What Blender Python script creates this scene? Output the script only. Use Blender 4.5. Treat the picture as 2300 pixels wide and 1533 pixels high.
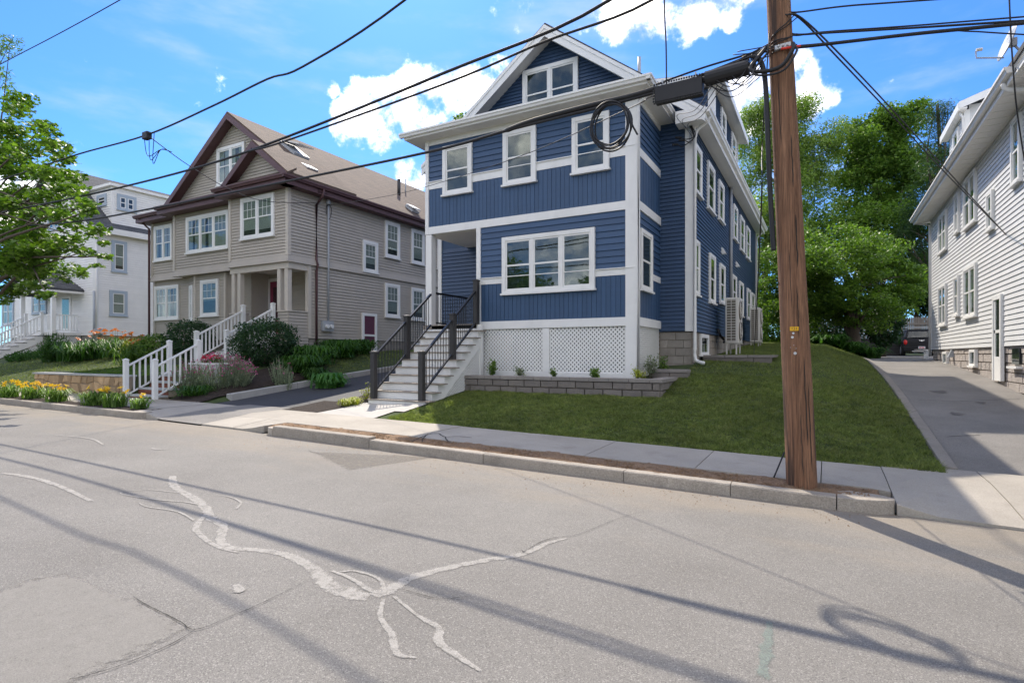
import bpy, math, random
import numpy as np
from mathutils import Vector, Matrix
random.seed(7); RNG = np.random.default_rng(7)
for o in list(bpy.data.objects): bpy.data.objects.remove(o)
scn = bpy.context.scene; COL = scn.collection
# ------------------------------------------------------------------ camera
F, CX, HY, H = 1270.0, 1150.0, 797.0, 1.6            # focal length, centre and horizon in photo pixels; eye height
TH = math.radians(29.05); S_, C_ = math.sin(TH), math.cos(TH)
cam = bpy.data.cameras.new('camera'); camo = bpy.data.objects.new('camera', cam); COL.objects.link(camo)
camo.location = (0, 0, H); camo.rotation_euler = (math.pi/2, 0, TH)
cam.sensor_width = 36; cam.lens = 36*F/2300; cam.shift_y = (HY-766.5)/2300; cam.clip_end = 3000; cam.clip_start = .05
scn.camera = camo
scn.render.resolution_x, scn.render.resolution_y = 1024, 682
scn.view_settings.view_transform = 'Standard'; scn.view_settings.look = 'None'
scn.view_settings.exposure = 0.98; scn.view_settings.gamma = 1
scn.render.engine = 'CYCLES'
def ray(px): u = (px-CX)/F; return (-S_+u*C_, C_+u*S_)
def onY(px, py, Y): d = ray(px); Z = Y/d[1]; return Vector((d[0]*Z, Y, H-(py-HY)*Z/F))
def onX(px, py, X): d = ray(px); Z = X/d[0]; return Vector((X, d[1]*Z, H-(py-HY)*Z/F))
def atZ(px, py, Z): d = ray(px); return Vector((d[0]*Z, d[1]*Z, H-(py-HY)*Z/F))
# ------------------------------------------------------------------ light
SUN_EL, SUN_AZ = math.radians(46.7), math.radians(50)   # shadows fall to +X, -Y
sh = Vector((math.cos(SUN_AZ)*math.cos(SUN_EL), -math.sin(SUN_AZ)*math.cos(SUN_EL), -math.sin(SUN_EL)))
sl = bpy.data.lights.new('sun', 'SUN'); sl.energy = 3.0; sl.angle = math.radians(.55); sl.color = (1, .91, .78)
so = bpy.data.objects.new('sun', sl); COL.objects.link(so); so.rotation_euler = sh.to_track_quat('-Z', 'Y').to_euler(); so.location = (-30, 30, 40)
w = bpy.data.worlds.new('World'); scn.world = w; w.use_nodes = True
nt = w.node_tree; nt.nodes.clear(); N = nt.nodes.new; L = nt.links.new
wo = N('ShaderNodeOutputWorld'); bg = N('ShaderNodeBackground'); bg.inputs[1].default_value = .14; L(bg.outputs[0], wo.inputs[0])
sky = N('ShaderNodeTexSky'); sky.sky_type = 'NISHITA'; sky.sun_disc = False; sky.sun_elevation = SUN_EL
sky.sun_rotation = math.atan2(-sh.x, -sh.y); sky.air_density = 1.0; sky.dust_density = .35; sky.ozone_density = 2.2; sky.altitude = 50
def wmath(op, a, b=None, c=None, clamp=False):
    n = N('ShaderNodeMath'); n.operation = op; n.use_clamp = clamp
    for i, v in enumerate((a, b, c)):
        if v is None: continue
        if isinstance(v, (int, float)): n.inputs[i].default_value = v
        else: L(v, n.inputs[i])
    return n.outputs[0]
tc = N('ShaderNodeTexCoord'); DIR = tc.outputs['Generated']
def wdir(px, py): return Vector((ray(px)[0], ray(px)[1], (HY-py)/F)).normalized()
# cloud banks seen in the photograph: direction, angular size (photo pixels), weight
CLOUDS = [(850,262,70,1),(960,232,75,1),(1060,212,65,1),(790,285,50,.9),(915,400,55,.9),(1010,290,60,.9),(1110,60,42,.75),(1165,15,60,.7),
          (1400,40,55,1),(1470,30,60,1),(1560,15,70,1),(1640,5,55,.9),(1405,95,22,.6),(1690,235,75,.9),(1780,200,70,.85),(1460,155,22,.6),(1860,195,40,.7),
          (1120,160,38,.6),(1690,330,60,.6),(165,325,22,.6),(60,460,85,.9),(20,430,60,.8),(740,195,22,.5),(1550,60,45,.8),(1430,60,40,.8)]
acc = None
for px, py, r, wt in CLOUDS:
    d = wdir(px, py); ang = r/F*(d.dot(Vector((-S_, C_, 0)))**1.3)
    vm = N('ShaderNodeVectorMath'); vm.operation = 'DOT_PRODUCT'; L(DIR, vm.inputs[0]); vm.inputs[1].default_value = d
    mr = N('ShaderNodeMapRange'); mr.interpolation_type = 'SMOOTHERSTEP'
    mr.inputs[1].default_value = math.cos(ang*1.6); mr.inputs[2].default_value = math.cos(ang*.2); mr.inputs[3].default_value = 0; mr.inputs[4].default_value = wt
    L(vm.outputs['Value'], mr.inputs[0])
    acc = mr.outputs[0] if acc is None else wmath('MAXIMUM', acc, mr.outputs[0])
def wnoise(scale, detail, rough=.6, stretch=(1,1,1)):
    mp = N('ShaderNodeMapping'); mp.inputs['Scale'].default_value = stretch; L(DIR, mp.inputs[0])
    n = N('ShaderNodeTexNoise'); n.inputs['Scale'].default_value = scale; n.inputs['Detail'].default_value = detail; n.inputs['Roughness'].default_value = rough
    L(mp.outputs[0], n.inputs['Vector']); return n.outputs[0]
n1 = wnoise(11, 9, .62); n2 = wnoise(3.1, 4); n3 = wnoise(4.5, 8, .55, (1, 1, 3.6)); n4 = wnoise(26, 6, .6)
base = wmath('ADD', wmath('MULTIPLY', acc, 1.15), wmath('ADD', wmath('MULTIPLY_ADD', n1, 4.2, -2.6), wmath('MULTIPLY_ADD', n4, 1.1, -.55)))          # billows eat into the banks
vm = N('ShaderNodeVectorMath'); vm.operation = 'DOT_PRODUCT'; L(DIR, vm.inputs[0]); vm.inputs[1].default_value = wdir(1150, 450)
fr_in = N('ShaderNodeMapRange'); fr_in.interpolation_type = 'SMOOTHSTEP'; L(vm.outputs['Value'], fr_in.inputs[0]); fr_in.inputs[1].default_value = math.cos(math.radians(66)); fr_in.inputs[2].default_value = math.cos(math.radians(46)); fr_in.inputs[3].default_value = -.64; fr_in.inputs[4].default_value = -1.6
gen = wmath('MULTIPLY_ADD', n2, 2.4, fr_in.outputs[0])                   # heavier cumulus outside the view, added to fill the shade
mask = N('ShaderNodeMapRange'); mask.interpolation_type = 'SMOOTHSTEP'; L(wmath('MAXIMUM', base, wmath('ADD', gen, wmath('MULTIPLY_ADD', n1, 1.6, -.95))), mask.inputs[0])
mask.inputs[1].default_value = .05; mask.inputs[2].default_value = 1.15
cir = N('ShaderNodeMapRange'); cir.interpolation_type = 'SMOOTHSTEP'; L(n3, cir.inputs[0]); cir.inputs[1].default_value = .46; cir.inputs[2].default_value = .78; cir.inputs[4].default_value = .55
tint = N('ShaderNodeMix'); tint.data_type = 'RGBA'; tint.blend_type = 'MULTIPLY'; tint.inputs[0].default_value = 1
L(sky.outputs[0], tint.inputs[6]); tint.inputs[7].default_value = (.25, .49, .84, 1)
m1 = N('ShaderNodeMix'); m1.data_type = 'RGBA'; L(cir.outputs[0], m1.inputs[0]); L(tint.outputs[2], m1.inputs[6]); m1.inputs[7].default_value = (2.6, 3.2, 4.2, 1)
shade = N('ShaderNodeMix'); shade.data_type = 'RGBA'; L(wmath('MULTIPLY_ADD', n1, 3.6, -1.45, True), shade.inputs[0])
shade.inputs[6].default_value = (3.6, 3.6, 3.6, 1); shade.inputs[7].default_value = (27, 25, 21.8, 1)
m2 = N('ShaderNodeMix'); m2.data_type = 'RGBA'; L(mask.outputs[0], m2.inputs[0]); L(m1.outputs[2], m2.inputs[6]); L(shade.outputs[2], m2.inputs[7])
L(m2.outputs[2], bg.inputs[0])
# ------------------------------------------------------------------ materials
def nodes_of(name):
    m = bpy.data.materials.new(name); m.use_nodes = True; t = m.node_tree
    return m, t, t.nodes['Principled BSDF'], t.nodes['Material Output']
def tmath(t, op, a, b=None, c=None, clamp=False):
    n = t.nodes.new('ShaderNodeMath'); n.operation = op; n.use_clamp = clamp
    for i, v in enumerate((a, b, c)):
        if v is None: continue
        if isinstance(v, (int, float)): n.inputs[i].default_value = v
        else: t.links.new(v, n.inputs[i])
    return n.outputs[0]
def tnoise(t, scale, detail=4, rough=.6, stretch=None, kind='n'):
    c = t.nodes.new('ShaderNodeTexCoord'); src = c.outputs['Object']
    if stretch:
        mp = t.nodes.new('ShaderNodeMapping'); mp.inputs['Scale'].default_value = stretch; t.links.new(src, mp.inputs[0]); src = mp.outputs[0]
    if kind == 'v':
        n = t.nodes.new('ShaderNodeTexVoronoi'); n.inputs['Scale'].default_value = scale; t.links.new(src, n.inputs['Vector']); return n.outputs['Color']
    n = t.nodes.new('ShaderNodeTexNoise'); n.inputs['Scale'].default_value = scale; n.inputs['Detail'].default_value = detail; n.inputs['Roughness'].default_value = rough
    t.links.new(src, n.inputs['Vector']); return n.outputs[0]
def trange(t, v, a, b, c, d, smooth=False):
    n = t.nodes.new('ShaderNodeMapRange'); t.links.new(v, n.inputs[0])
    if smooth: n.interpolation_type = 'SMOOTHSTEP'
    for i, x in enumerate((a, b, c, d)): n.inputs[i+1].default_value = x
    return n.outputs[0]
def tmix(t, fac, a, b, blend='MIX'):
    n = t.nodes.new('ShaderNodeMix'); n.data_type = 'RGBA'; n.blend_type = blend
    for i, v in ((0, fac), (6, a), (7, b)):
        if isinstance(v, (int, float)): n.inputs[i].default_value = v
        elif isinstance(v, tuple): n.inputs[i].default_value = (*v[:3], 1)
        else: t.links.new(v, n.inputs[i])
    return n.outputs[2]
def tbump(t, h, strength, dist, b):
    n = t.nodes.new('ShaderNodeBump'); n.inputs['Strength'].default_value = strength; n.inputs['Distance'].default_value = dist
    t.links.new(h, n.inputs['Height']); t.links.new(n.outputs[0], b.inputs['Normal'])
def mat(name, col, rough=.7, var=.1, vscale=2.5, fine=0, fscale=120, bump=0, bscale=60, bdist=.01, rnd=0, metal=0, spec=.4, stretch=None, dirt=0):
    m, t, b, o = nodes_of(name)
    f = trange(t, tnoise(t, vscale, 5, .6, stretch), .25, .75, 1-var, 1+var)
    if fine: f = tmath(t, 'MULTIPLY', f, trange(t, tnoise(t, fscale, 3, .7, stretch), .25, .75, 1-fine, 1+fine))
    if rnd:
        oi = t.nodes.new('ShaderNodeObjectInfo'); f = tmath(t, 'MULTIPLY', f, trange(t, oi.outputs['Random'], 0, 1, 1-rnd, 1+rnd))
    c = tmix(t, 1.0, col, f, 'MULTIPLY')
    if dirt:
        d = trange(t, tnoise(t, 1.7, 7, .7, (1, 1, .35)), .5, .8, 0, dirt, True)
        c = tmix(t, d, c, (.12, .1, .075))
    t.links.new(c, b.inputs['Base Color']); b.inputs['Roughness'].default_value = rough; b.inputs['Metallic'].default_value = metal
    b.inputs['Specular IOR Level'].default_value = spec
    if bump: tbump(t, tnoise(t, bscale, 5, .65, stretch), bump, bdist, b)
    return m
def leafmat(name, ca, cb, trans=.35, rough=.5):
    m, t, b, o = nodes_of(name)
    g = t.nodes.new('ShaderNodeNewGeometry')
    c = tmix(t, trange(t, g.outputs['Random Per Island'], 0, 1, 0, 1), ca, cb)
    c = tmix(t, 1.0, c, trange(t, tnoise(t, .8, 3), .3, .7, .75, 1.25), 'MULTIPLY')
    if 'grass' in name:
        c = tmix(t, trange(t, tnoise(t, 3.2, 6, .7), .42, .75, 0, .65, True), c, (.27, .28, .10)); c = tmix(t, 1.0, c, trange(t, tnoise(t, 9, 4), .3, .7, .62, 1.35), 'MULTIPLY')
    t.links.new(c, b.inputs['Base Color']); b.inputs['Roughness'].default_value = rough; b.inputs['Specular IOR Level'].default_value = .35
    tr = t.nodes.new('ShaderNodeBsdfTranslucent'); t.links.new(tmix(t, 1.0, c, (1.35, 1.5, .6), 'MULTIPLY'), tr.inputs[0])
    mx = t.nodes.new('ShaderNodeMixShader'); mx.inputs[0].default_value = trans
    t.links.new(b.outputs[0], mx.inputs[1]); t.links.new(tr.outputs[0], mx.inputs[2]); t.links.new(mx.outputs[0], o.inputs[0])
    return m
def glassmat(name, r0=.04, tintc=(.85, .9, .88)):
    m, t, b, o = nodes_of(name)
    lw = t.nodes.new('ShaderNodeLayerWeight'); lw.inputs[0].default_value = .5
    fac = tmath(t, 'MULTIPLY_ADD', tmath(t, 'POWER', lw.outputs['Facing'], 5), 1-r0, r0)      # Schlick's Fresnel
    gl = t.nodes.new('ShaderNodeBsdfGlossy'); gl.inputs['Roughness'].default_value = .015; gl.inputs[0].default_value = (.95, .98, 1, 1)
    tbn = t.nodes.new('ShaderNodeBump'); tbn.inputs['Strength'].default_value = .05; tbn.inputs['Distance'].default_value = .02
    t.links.new(tnoise(t, 2.2, 2), tbn.inputs['Height']); t.links.new(tbn.outputs[0], gl.inputs['Normal'])
    tr = t.nodes.new('ShaderNodeBsdfTransparent'); tr.inputs[0].default_value = (*tintc, 1)
    mx = t.nodes.new('ShaderNodeMixShader'); t.links.new(fac, mx.inputs[0]); t.links.new(tr.outputs[0], mx.inputs[1]); t.links.new(gl.outputs[0], mx.inputs[2])
    t.links.new(mx.outputs[0], o.inputs[0]); t.nodes.remove(b); return m
M = {}
M['white'] = mat('white_trim', (.80, .79, .76), .45, .05, 2, dirt=.1)
M['soffit'] = mat('white_soffit', (.78, .76, .71), .5, .04)
M['bluelap'] = mat('blue_lap', (.037, .082, .165), .5, .07, 3, rnd=.07, spec=.45, bump=.05, bscale=30, bdist=.004, stretch=(.3, .3, 4))
M['blueclap'] = mat('blue_clapboard', (.036, .072, .142), .5, .07, 3, rnd=.05, spec=.45)
M['tanclap'] = mat('tan_clapboard', (.44, .395, .335), .6, .06, 2, rnd=.035, dirt=.06)
M['tantrim'] = mat('tan_trim', (.55, .495, .42), .55, .05)
M['whiteclap'] = mat('white_clapboard', (.77, .75, .71), .55, .05, 2, rnd=.03, dirt=.05)
M['greyclap'] = mat('pale_grey_vinyl', (.66, .66, .65), .5, .04, 2, rnd=.03)
M['bluegrey'] = mat('blue_grey_trim', (.36, .42, .48), .55, .06)
M['purple'] = mat('plum_trim', (.105, .052, .055), .5, .1)
M['plumdoor'] = mat('plum_door', (.27, .04, .085), .4, .1)
M['black'] = mat('black_metal', (.022, .022, .024), .4, .1)
M['charcoal'] = mat('charcoal_post', (.038, .036, .036), .5, .12)
M['tread'] = mat('grey_brown_tread', (.27, .23, .19), .6, .12, 4, stretch=(.4, 6, 6))
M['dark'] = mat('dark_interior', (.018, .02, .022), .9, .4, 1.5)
M['roomgrey'] = mat('dim_room', (.055, .057, .055), .9, .5, 1.2)
M['blind'] = mat('pale_blind', (.42, .42, .40), .8, .06)
M['curtain'] = mat('pale_curtain', (.34, .34, .32), .9, .3, 7, stretch=(4, 4, .1))
M['glass'] = glassmat('window_glass'); M['glass2'] = glassmat('low_e_glass', .06, (.7, .78, .74))
M['tanroof'] = None; M['metal'] = mat('galvanised', (.42, .43, .44), .4, .1, metal=.4)
M['greybox'] = mat('grey_enamel', (.38, .4, .42), .45, .08)
M['wire'] = mat('black_cable', (.018, .018, .02), .55, .15)
M['acwhite'] = mat('ivory_enamel', (.62, .60, .55), .45, .05)
M['acgrille'] = mat('condenser_fins', (.13, .115, .09), .6, .2)
M['chrome'] = mat('chrome', (.7, .7, .72), .15, .02, metal=1)
M['rubber'] = mat('tyre_rubber', (.02, .02, .02), .8, .2)
M['carblack'] = mat('black_car_paint', (.010, .010, .012), .3, .05, spec=.25)
M['carred'] = mat('red_car_paint', (.55, .02, .035), .35, .05, spec=.25)
M['lampred'] = mat('red_lens', (.55, .015, .012), .2, .1, spec=.6)
M['mulch'] = mat('dark_mulch', (.035, .024, .018), .95, .5, 14, .5, 60, 1, 40, .03)
M['soil'] = mat('bare_soil', (.27, .175, .105), .95, .3, 4, .35, 50, 1, 45, .03)
M['turf'] = mat('turf_soil', (.052, .075, .022), .95, .3, 1.5, .4, 40, .8, 50, .03)
M['concrete'] = mat('sidewalk_concrete', (.37, .335, .285), .85, .14, 1.2, .17, 70, .35, 90, .006, rnd=.06, dirt=.34)
M['granite'] = mat('granite_curb', (.34, .30, .25), .8, .18, 4, .34, 70, .7, 40, .012, rnd=.1, dirt=.4)
M['greygranite'] = mat('grey_granite', (.36, .35, .335), .8, .14, 3, .2, 130, .6, 50, .01, rnd=.06)
M['newasphalt'] = mat('fresh_asphalt', (.042, .043, .05), .75, .12, 2, .3, 150, .4, 140, .006)
M['drive'] = mat('aged_driveway', (.205, .192, .176), .85, .18, 1.1, .42, 75, .6, 90, .008, dirt=.3)
M['block'] = mat('concrete_block', (.30, .27, .235), .9, .2, 3, .2, 60, .7, 30, .015, rnd=.13, dirt=.35)
M['rockblock'] = mat('rock_face_block', (.42, .375, .34), .9, .16, 4, .2, 50, 1, 16, .04, rnd=.08)
M['wallblock'] = mat('retaining_block', (.21, .185, .165), .9, .14, 5, .25, 60, .8, 40, .02, rnd=.09)
M['wallcap'] = mat('retaining_cap', (.25, .225, .205), .85, .1, 4, .18, 80, .4, 60, .008, rnd=.08)
M['fstone'] = mat('field_stone', (.42, .29, .165), .85, .2, 5, .15, 50, .7, 16, .02, rnd=.38)
M['mortar'] = mat('mortar', (.30, .25, .19), .95, .15, 8, .2, 60)
M['bluestone'] = mat('bluestone_cap', (.42, .42, .41), .7, .1, 3)
M['brick'] = mat('red_brick', (.23, .075, .045), .85, .15, 10, .2, 60, .4, 60, .006, rnd=.22)
M['fence'] = mat('weathered_wood', (.25, .215, .18), .9, .15, 3, .2, 20, .3, 30, .005, rnd=.14, stretch=(6, 6, .5))
M['bark'] = mat('bark', (.11, .085, .065), .95, .25, 5, .3, 20, 1, 12, .03, stretch=(3, 3, .5))
M['birch'] = mat('pale_bark', (.30, .27, .235), .9, .25, 4, .3, 12, .6, 12, .02)
def wornmat(name, ca, cb, lo, hi, top):
    m, t, b, o = nodes_of(name)
    at = t.nodes.new('ShaderNodeAttribute'); at.attribute_name = 'wear'
    n_ = tmath(t, 'ADD', trange(t, tnoise(t, 16, 6, .75), .3, .7, -.5, .5), trange(t, tnoise(t, 110, 2, .8), .3, .7, -.3, .3))
    c = tmix(t, trange(t, n_, -.5, .4, 0, 1), ca, cb); c = tmix(t, 1.0, c, trange(t, tnoise(t, 150, 2, .9), .3, .7, .72, 1.25), 'MULTIPLY')
    t.links.new(c, b.inputs['Base Color']); b.inputs['Roughness'].default_value = .85
    tr = t.nodes.new('ShaderNodeBsdfTransparent'); mx = t.nodes.new('ShaderNodeMixShader'); t.links.new(trange(t, tmath(t, 'MULTIPLY_ADD', n_, .8, at.outputs['Fac']), lo, hi, 0, top, True), mx.inputs[0])
    t.links.new(tr.outputs[0], mx.inputs[1]); t.links.new(b.outputs[0], mx.inputs[2]); t.links.new(mx.outputs[0], o.inputs[0]); return m
M['seal'] = wornmat('crack_sealant', (.29, .273, .246), (.40, .378, .343), .3, 1.0, .85); M['patch'] = wornmat('worn_patch', (.23, .215, .19), (.275, .258, .232), .2, .7, .8); M['patch2'] = wornmat('brownish_patch', (.17, .152, .13), (.21, .188, .16), .3, 1.1, .5); M['green'] = wornmat('faded_green_paint', (.20, .235, .21), (.25, .30, .26), .35, 1.1, .6)
M['edge'] = mat('dirty_edging', (.25, .225, .195), .9, .2, 2, .3, 90, .5, 60, .01, dirt=.3)
M['crack'] = mat('dark_crack', (.035, .033, .03), .95, .3)  # plain dark colour of the cracks in paving and pole wood
M['yellow'] = mat('yellow_tag', (.75, .42, .02), .5, .05)
M['paper'] = mat('white_plate', (.75, .74, .72), .6, .05)
M['orange'] = mat('red_marker', (.75, .05, .03), .4, .05)
M['tin'] = mat('staple', (.55, .55, .54), .5, .2)
def roofmat(name, col, var):
    m, t, b, o = nodes_of(name)
    bt = t.nodes.new('ShaderNodeTexBrick'); c = t.nodes.new('ShaderNodeTexCoord')
    sx = t.nodes.new('ShaderNodeSeparateXYZ'); cb = t.nodes.new('ShaderNodeCombineXYZ'); t.links.new(c.outputs['Object'], sx.inputs[0])
    t.links.new(tmath(t, 'ADD', sx.outputs[1], tmath(t, 'MULTIPLY', sx.outputs[0], .35)), cb.inputs[0]); t.links.new(sx.outputs[2], cb.inputs[1]); t.links.new(cb.outputs[0], bt.inputs['Vector'])
    bt.inputs['Scale'].default_value = 1; bt.inputs['Brick Width'].default_value = .32; bt.inputs['Row Height'].default_value = .082; bt.inputs['Mortar Size'].default_value = .007
    bt.inputs['Color1'].default_value = (*[x*(1-var) for x in col], 1); bt.inputs['Color2'].default_value = (*[x*(1+var) for x in col], 1); bt.inputs['Mortar'].default_value = (*[x*.35 for x in col], 1)
    cc = tmix(t, 1.0, bt.outputs['Color'], trange(t, tnoise(t, 60, 3), .3, .7, .8, 1.2), 'MULTIPLY')
    t.links.new(cc, b.inputs['Base Color']); b.inputs['Roughness'].default_value = .9; tbump(t, bt.outputs['Fac'], .6, -.01, b); return m
M['tanroof'] = roofmat('brown_shingle', (.125, .085, .06), .2); M['darkroof'] = roofmat('charcoal_shingle', (.085, .088, .095), .2)
def roadmat():
    m, t, b, o = nodes_of('worn_asphalt')
    c = t.nodes.new('ShaderNodeTexCoord'); sx = t.nodes.new('ShaderNodeSeparateXYZ'); t.links.new(c.outputs['Object'], sx.inputs[0])
    base = tmix(t, trange(t, tnoise(t, .55, 6, .65), .35, .68, 0, 1), (.185, .174, .158), (.235, .222, .202))
    agg = tmix(t, 1.0, base, trange(t, tnoise(t, 150, 2, .9), .3, .7, .58, 1.4), 'MULTIPLY')
    vc = t.nodes.new('ShaderNodeSeparateXYZ'); t.links.new(tnoise(t, 165, kind='v'), vc.inputs[0])
    agg = tmix(t, trange(t, vc.outputs[0], .9, .93, 0, .36), agg, (.5, .47, .43))       # pale stone chips
    agg = tmix(t, trange(t, vc.outputs[1], .9, .93, 0, .42), agg, (.06, .06, .06))      # dark chips
    dn = tmath(t, 'ADD', tmath(t, 'MULTIPLY_ADD', sx.outputs[1], .42, -1.9), tmath(t, 'MULTIPLY_ADD', tnoise(t, 1.1, 6, .65, (.5, 1.4, 1)), 1.8, -.9))
    agg = tmix(t, trange(t, dn, .1, 1.0, 0, .42, True), agg, (.33, .27, .195))            # tan dust washed along the curb
    agg = tmix(t, trange(t, tnoise(t, 2.3, 7, .7), .6, .8, 0, .22, True), agg, (.14, .13, .12))
    t.links.new(agg, b.inputs['Base Color']); b.inputs['Roughness'].default_value = .85; b.inputs['Specular IOR Level'].default_value = .25
    tbump(t, tnoise(t, 140, 3, .8), .5, .005, b); return m
M['road'] = roadmat()
def polemat():
    m, t, b, o = nodes_of('pole_wood')
    g = tnoise(t, 5, 7, .7, (4, 4, .12)); g2 = tnoise(t, 22, 5, .7, (5, 5, .12)); s = tnoise(t, 1.6, 4, .6, (5, 5, .22))
    c = tmix(t, trange(t, g, .3, .7, 0, 1), (.16, .075, .04), (.36, .19, .105))
    c = tmix(t, 1.0, c, trange(t, g2, .32, .68, .4, 1.4), 'MULTIPLY')
    c = tmix(t, trange(t, s, .56, .62, 0, .85, True), c, (.045, .028, .02))
    t.links.new(c, b.inputs['Base Color']); b.inputs['Roughness'].default_value = .85; tbump(t, g2, 1, .02, b); return m
M['pole'] = polemat()
for k, a, b_ in (('leaf_maple', (.055, .125, .014), (.165, .265, .04)), ('leaf_locust', (.12, .205, .038), (.27, .37, .09)), ('leaf_birch', (.07, .145, .028), (.19, .295, .055)),
                 ('leaf_bush', (.065, .135, .022), (.19, .30, .05)), ('needle', (.03, .065, .035), (.075, .13, .06)), ('leaf_dark', (.015, .045, .018), (.04, .095, .03)),
                 ('leaf_fern', (.03, .09, .015), (.075, .17, .03)), ('leaf_hosta', (.035, .12, .02), (.1, .25, .05)), ('leaf_lily', (.05, .12, .015), (.2, .32, .06)),
                 ('leaf_silver', (.17, .22, .14), (.32, .36, .25)), ('leaf_yellow', (.22, .27, .03), (.42, .42, .06)), ('petal_pink', (.42, .05, .18), (.6, .16, .36)),
                 ('petal_gold', (.80, .40, .015), (.88, .60, .05)), ('petal_orange', (.62, .12, .015), (.75, .24, .04)), ('petal_red', (.5, .02, .03), (.6, .05, .12)),
                 ('grass', (.06, .10, .022), (.25, .29, .085)), ('grass_bright', (.055, .13, .012), (.12, .22, .03))):
    M[k] = leafmat(k, a, b_, .36 if 'petal' not in k else .2)
# ------------------------------------------------------------------ mesh helpers
class Fr:                                                # a wall's frame: s along it, d outwards, z up
    def __init__(self, O, a, n): self.O, self.a, self.n = Vector(O), Vector(a), Vector(n)
    def p(self, s, d, z): v = self.O+self.a*s+self.n*d; return (v.x, v.y, z)
def faceY(Y): return Fr((0, Y, 0), (1, 0, 0), (0, -1, 0))           # wall facing the street; s = X
def faceX(X, sgn=1): return Fr((X, 0, 0), (0, 1, 0), (sgn, 0, 0))   # side wall; s = Y
class MB:
    def __init__(self): self.v, self.f = [], []
    def add(self, vs, fs): n = len(self.v); self.v += [tuple(x) for x in vs]; self.f += [[i+n for i in q] for q in fs]; return self
    def hexa(self, p): return self.add(p, [(0,3,2,1), (4,5,6,7), (0,1,5,4), (1,2,6,5), (2,3,7,6), (3,0,4,7)])
    def box(self, x0, x1, y0, y1, z0, z1): return self.hexa([(x0,y0,z0),(x1,y0,z0),(x1,y1,z0),(x0,y1,z0),(x0,y0,z1),(x1,y0,z1),(x1,y1,z1),(x0,y1,z1)])
    def fbox(self, fr, s0, s1, d0, d1, z0, z1):
        P = fr.p; return self.hexa([P(s0,d0,z0),P(s1,d0,z0),P(s1,d1,z0),P(s0,d1,z0),P(s0,d0,z1),P(s1,d0,z1),P(s1,d1,z1),P(s0,d1,z1)])
    def prism(self, poly, off):                           # polygon of 3-D points extruded by a vector
        n = len(poly); off = Vector(off); a = [Vector(p) for p in poly]; b = [p+off for p in a]
        return self.add(a+b, [list(range(n))[::-1], [n+i for i in range(n)]]+[[i, (i+1) % n, n+(i+1) % n, n+i] for i in range(n)])
    def tube(self, pts, r, n=8, cap=True):
        pts = [Vector(p) for p in pts]; m = len(pts); rr = r if isinstance(r, (list, tuple)) else [r]*m; b = len(self.v)
        for i, p in enumerate(pts):
            d = (pts[min(i+1, m-1)]-pts[max(i-1, 0)]).normalized(); u = d.cross(Vector((0, 0, 1)))
            if u.length < 1e-3: u = Vector((1, 0, 0))
            u.normalize(); v = d.cross(u)
            for k in range(n):
                a = 2*math.pi*k/n; q = p+(u*math.cos(a)+v*math.sin(a))*rr[i]; self.v.append((q.x, q.y, q.z))
        for i in range(m-1):
            for k in range(n): self.f.append([b+i*n+k, b+i*n+(k+1) % n, b+(i+1)*n+(k+1) % n, b+(i+1)*n+k])
        if cap: self.f += [[b+k for k in range(n)][::-1], [b+(m-1)*n+k for k in range(n)]]
        return self
    def bar(self, a, b, w, h):                            # rectangular bar from a to b
        a, b = Vector(a), Vector(b); d = (b-a).normalized(); u = d.cross(Vector((0, 0, 1)))
        if u.length < 1e-3: u = Vector((1, 0, 0))
        u.normalize(); v = u.cross(d); u *= w/2; v *= h/2
        return self.hexa([a-u-v, a+u-v, a+u+v, a-u+v, b-u-v, b+u-v, b+u+v, b-u+v])
    def lathe(self, c, prof, n=16):
        b = len(self.v); c = Vector(c)
        for r, z in prof:
            for k in range(n): a = 2*math.pi*k/n; self.v.append((c.x+r*math.cos(a), c.y+r*math.sin(a), c.z+z))
        for i in range(len(prof)-1):
            for k in range(n): self.f.append([b+i*n+k, b+i*n+(k+1) % n, b+(i+1)*n+(k+1) % n, b+(i+1)*n+k])
        self.f += [[b+k for k in range(n)][::-1], [b+(len(prof)-1)*n+k for k in range(n)]]; return self
    def mesh(self, name): me = bpy.data.meshes.new(name); me.from_pydata(self.v, [], self.f); me.update(); return me
    def build(self, name, m, parent=None, smooth=False, bevel=0):
        me = self.mesh(name); me.materials.append(m)
        if smooth:
            for p in me.polygons: p.use_smooth = True
        o = bpy.data.objects.new(name, me); COL.objects.link(o)
        if bevel:
            bm = o.modifiers.new('bevel', 'BEVEL'); bm.width = bevel; bm.segments = 2; bm.limit_method = 'ANGLE'
        return attach(o, parent)
def origin_of(p):
    v = Vector(p.location)
    while p.parent is not None: p = p.parent; v = v+Vector(p.location)
    return v
def attach(o, parent):
    if parent is not None:
        o.parent = parent; r = parent
        while r.parent is not None: r = r.parent
        if parent.parent is None: o.matrix_parent_inverse = Matrix.Translation(-Vector(r.location))
    return o
def tag(o, label, cat, group=None, kind=None):
    if label: o['label'] = label
    if cat: o['category'] = cat
    if group: o['group'] = group
    if kind: o['kind'] = kind
    return o
def thing(name, label, cat, loc, group=None):
    o = bpy.data.objects.new(name, None); COL.objects.link(o); o.location = loc; o.empty_display_size = .2; return tag(o, label, cat, group)
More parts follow.
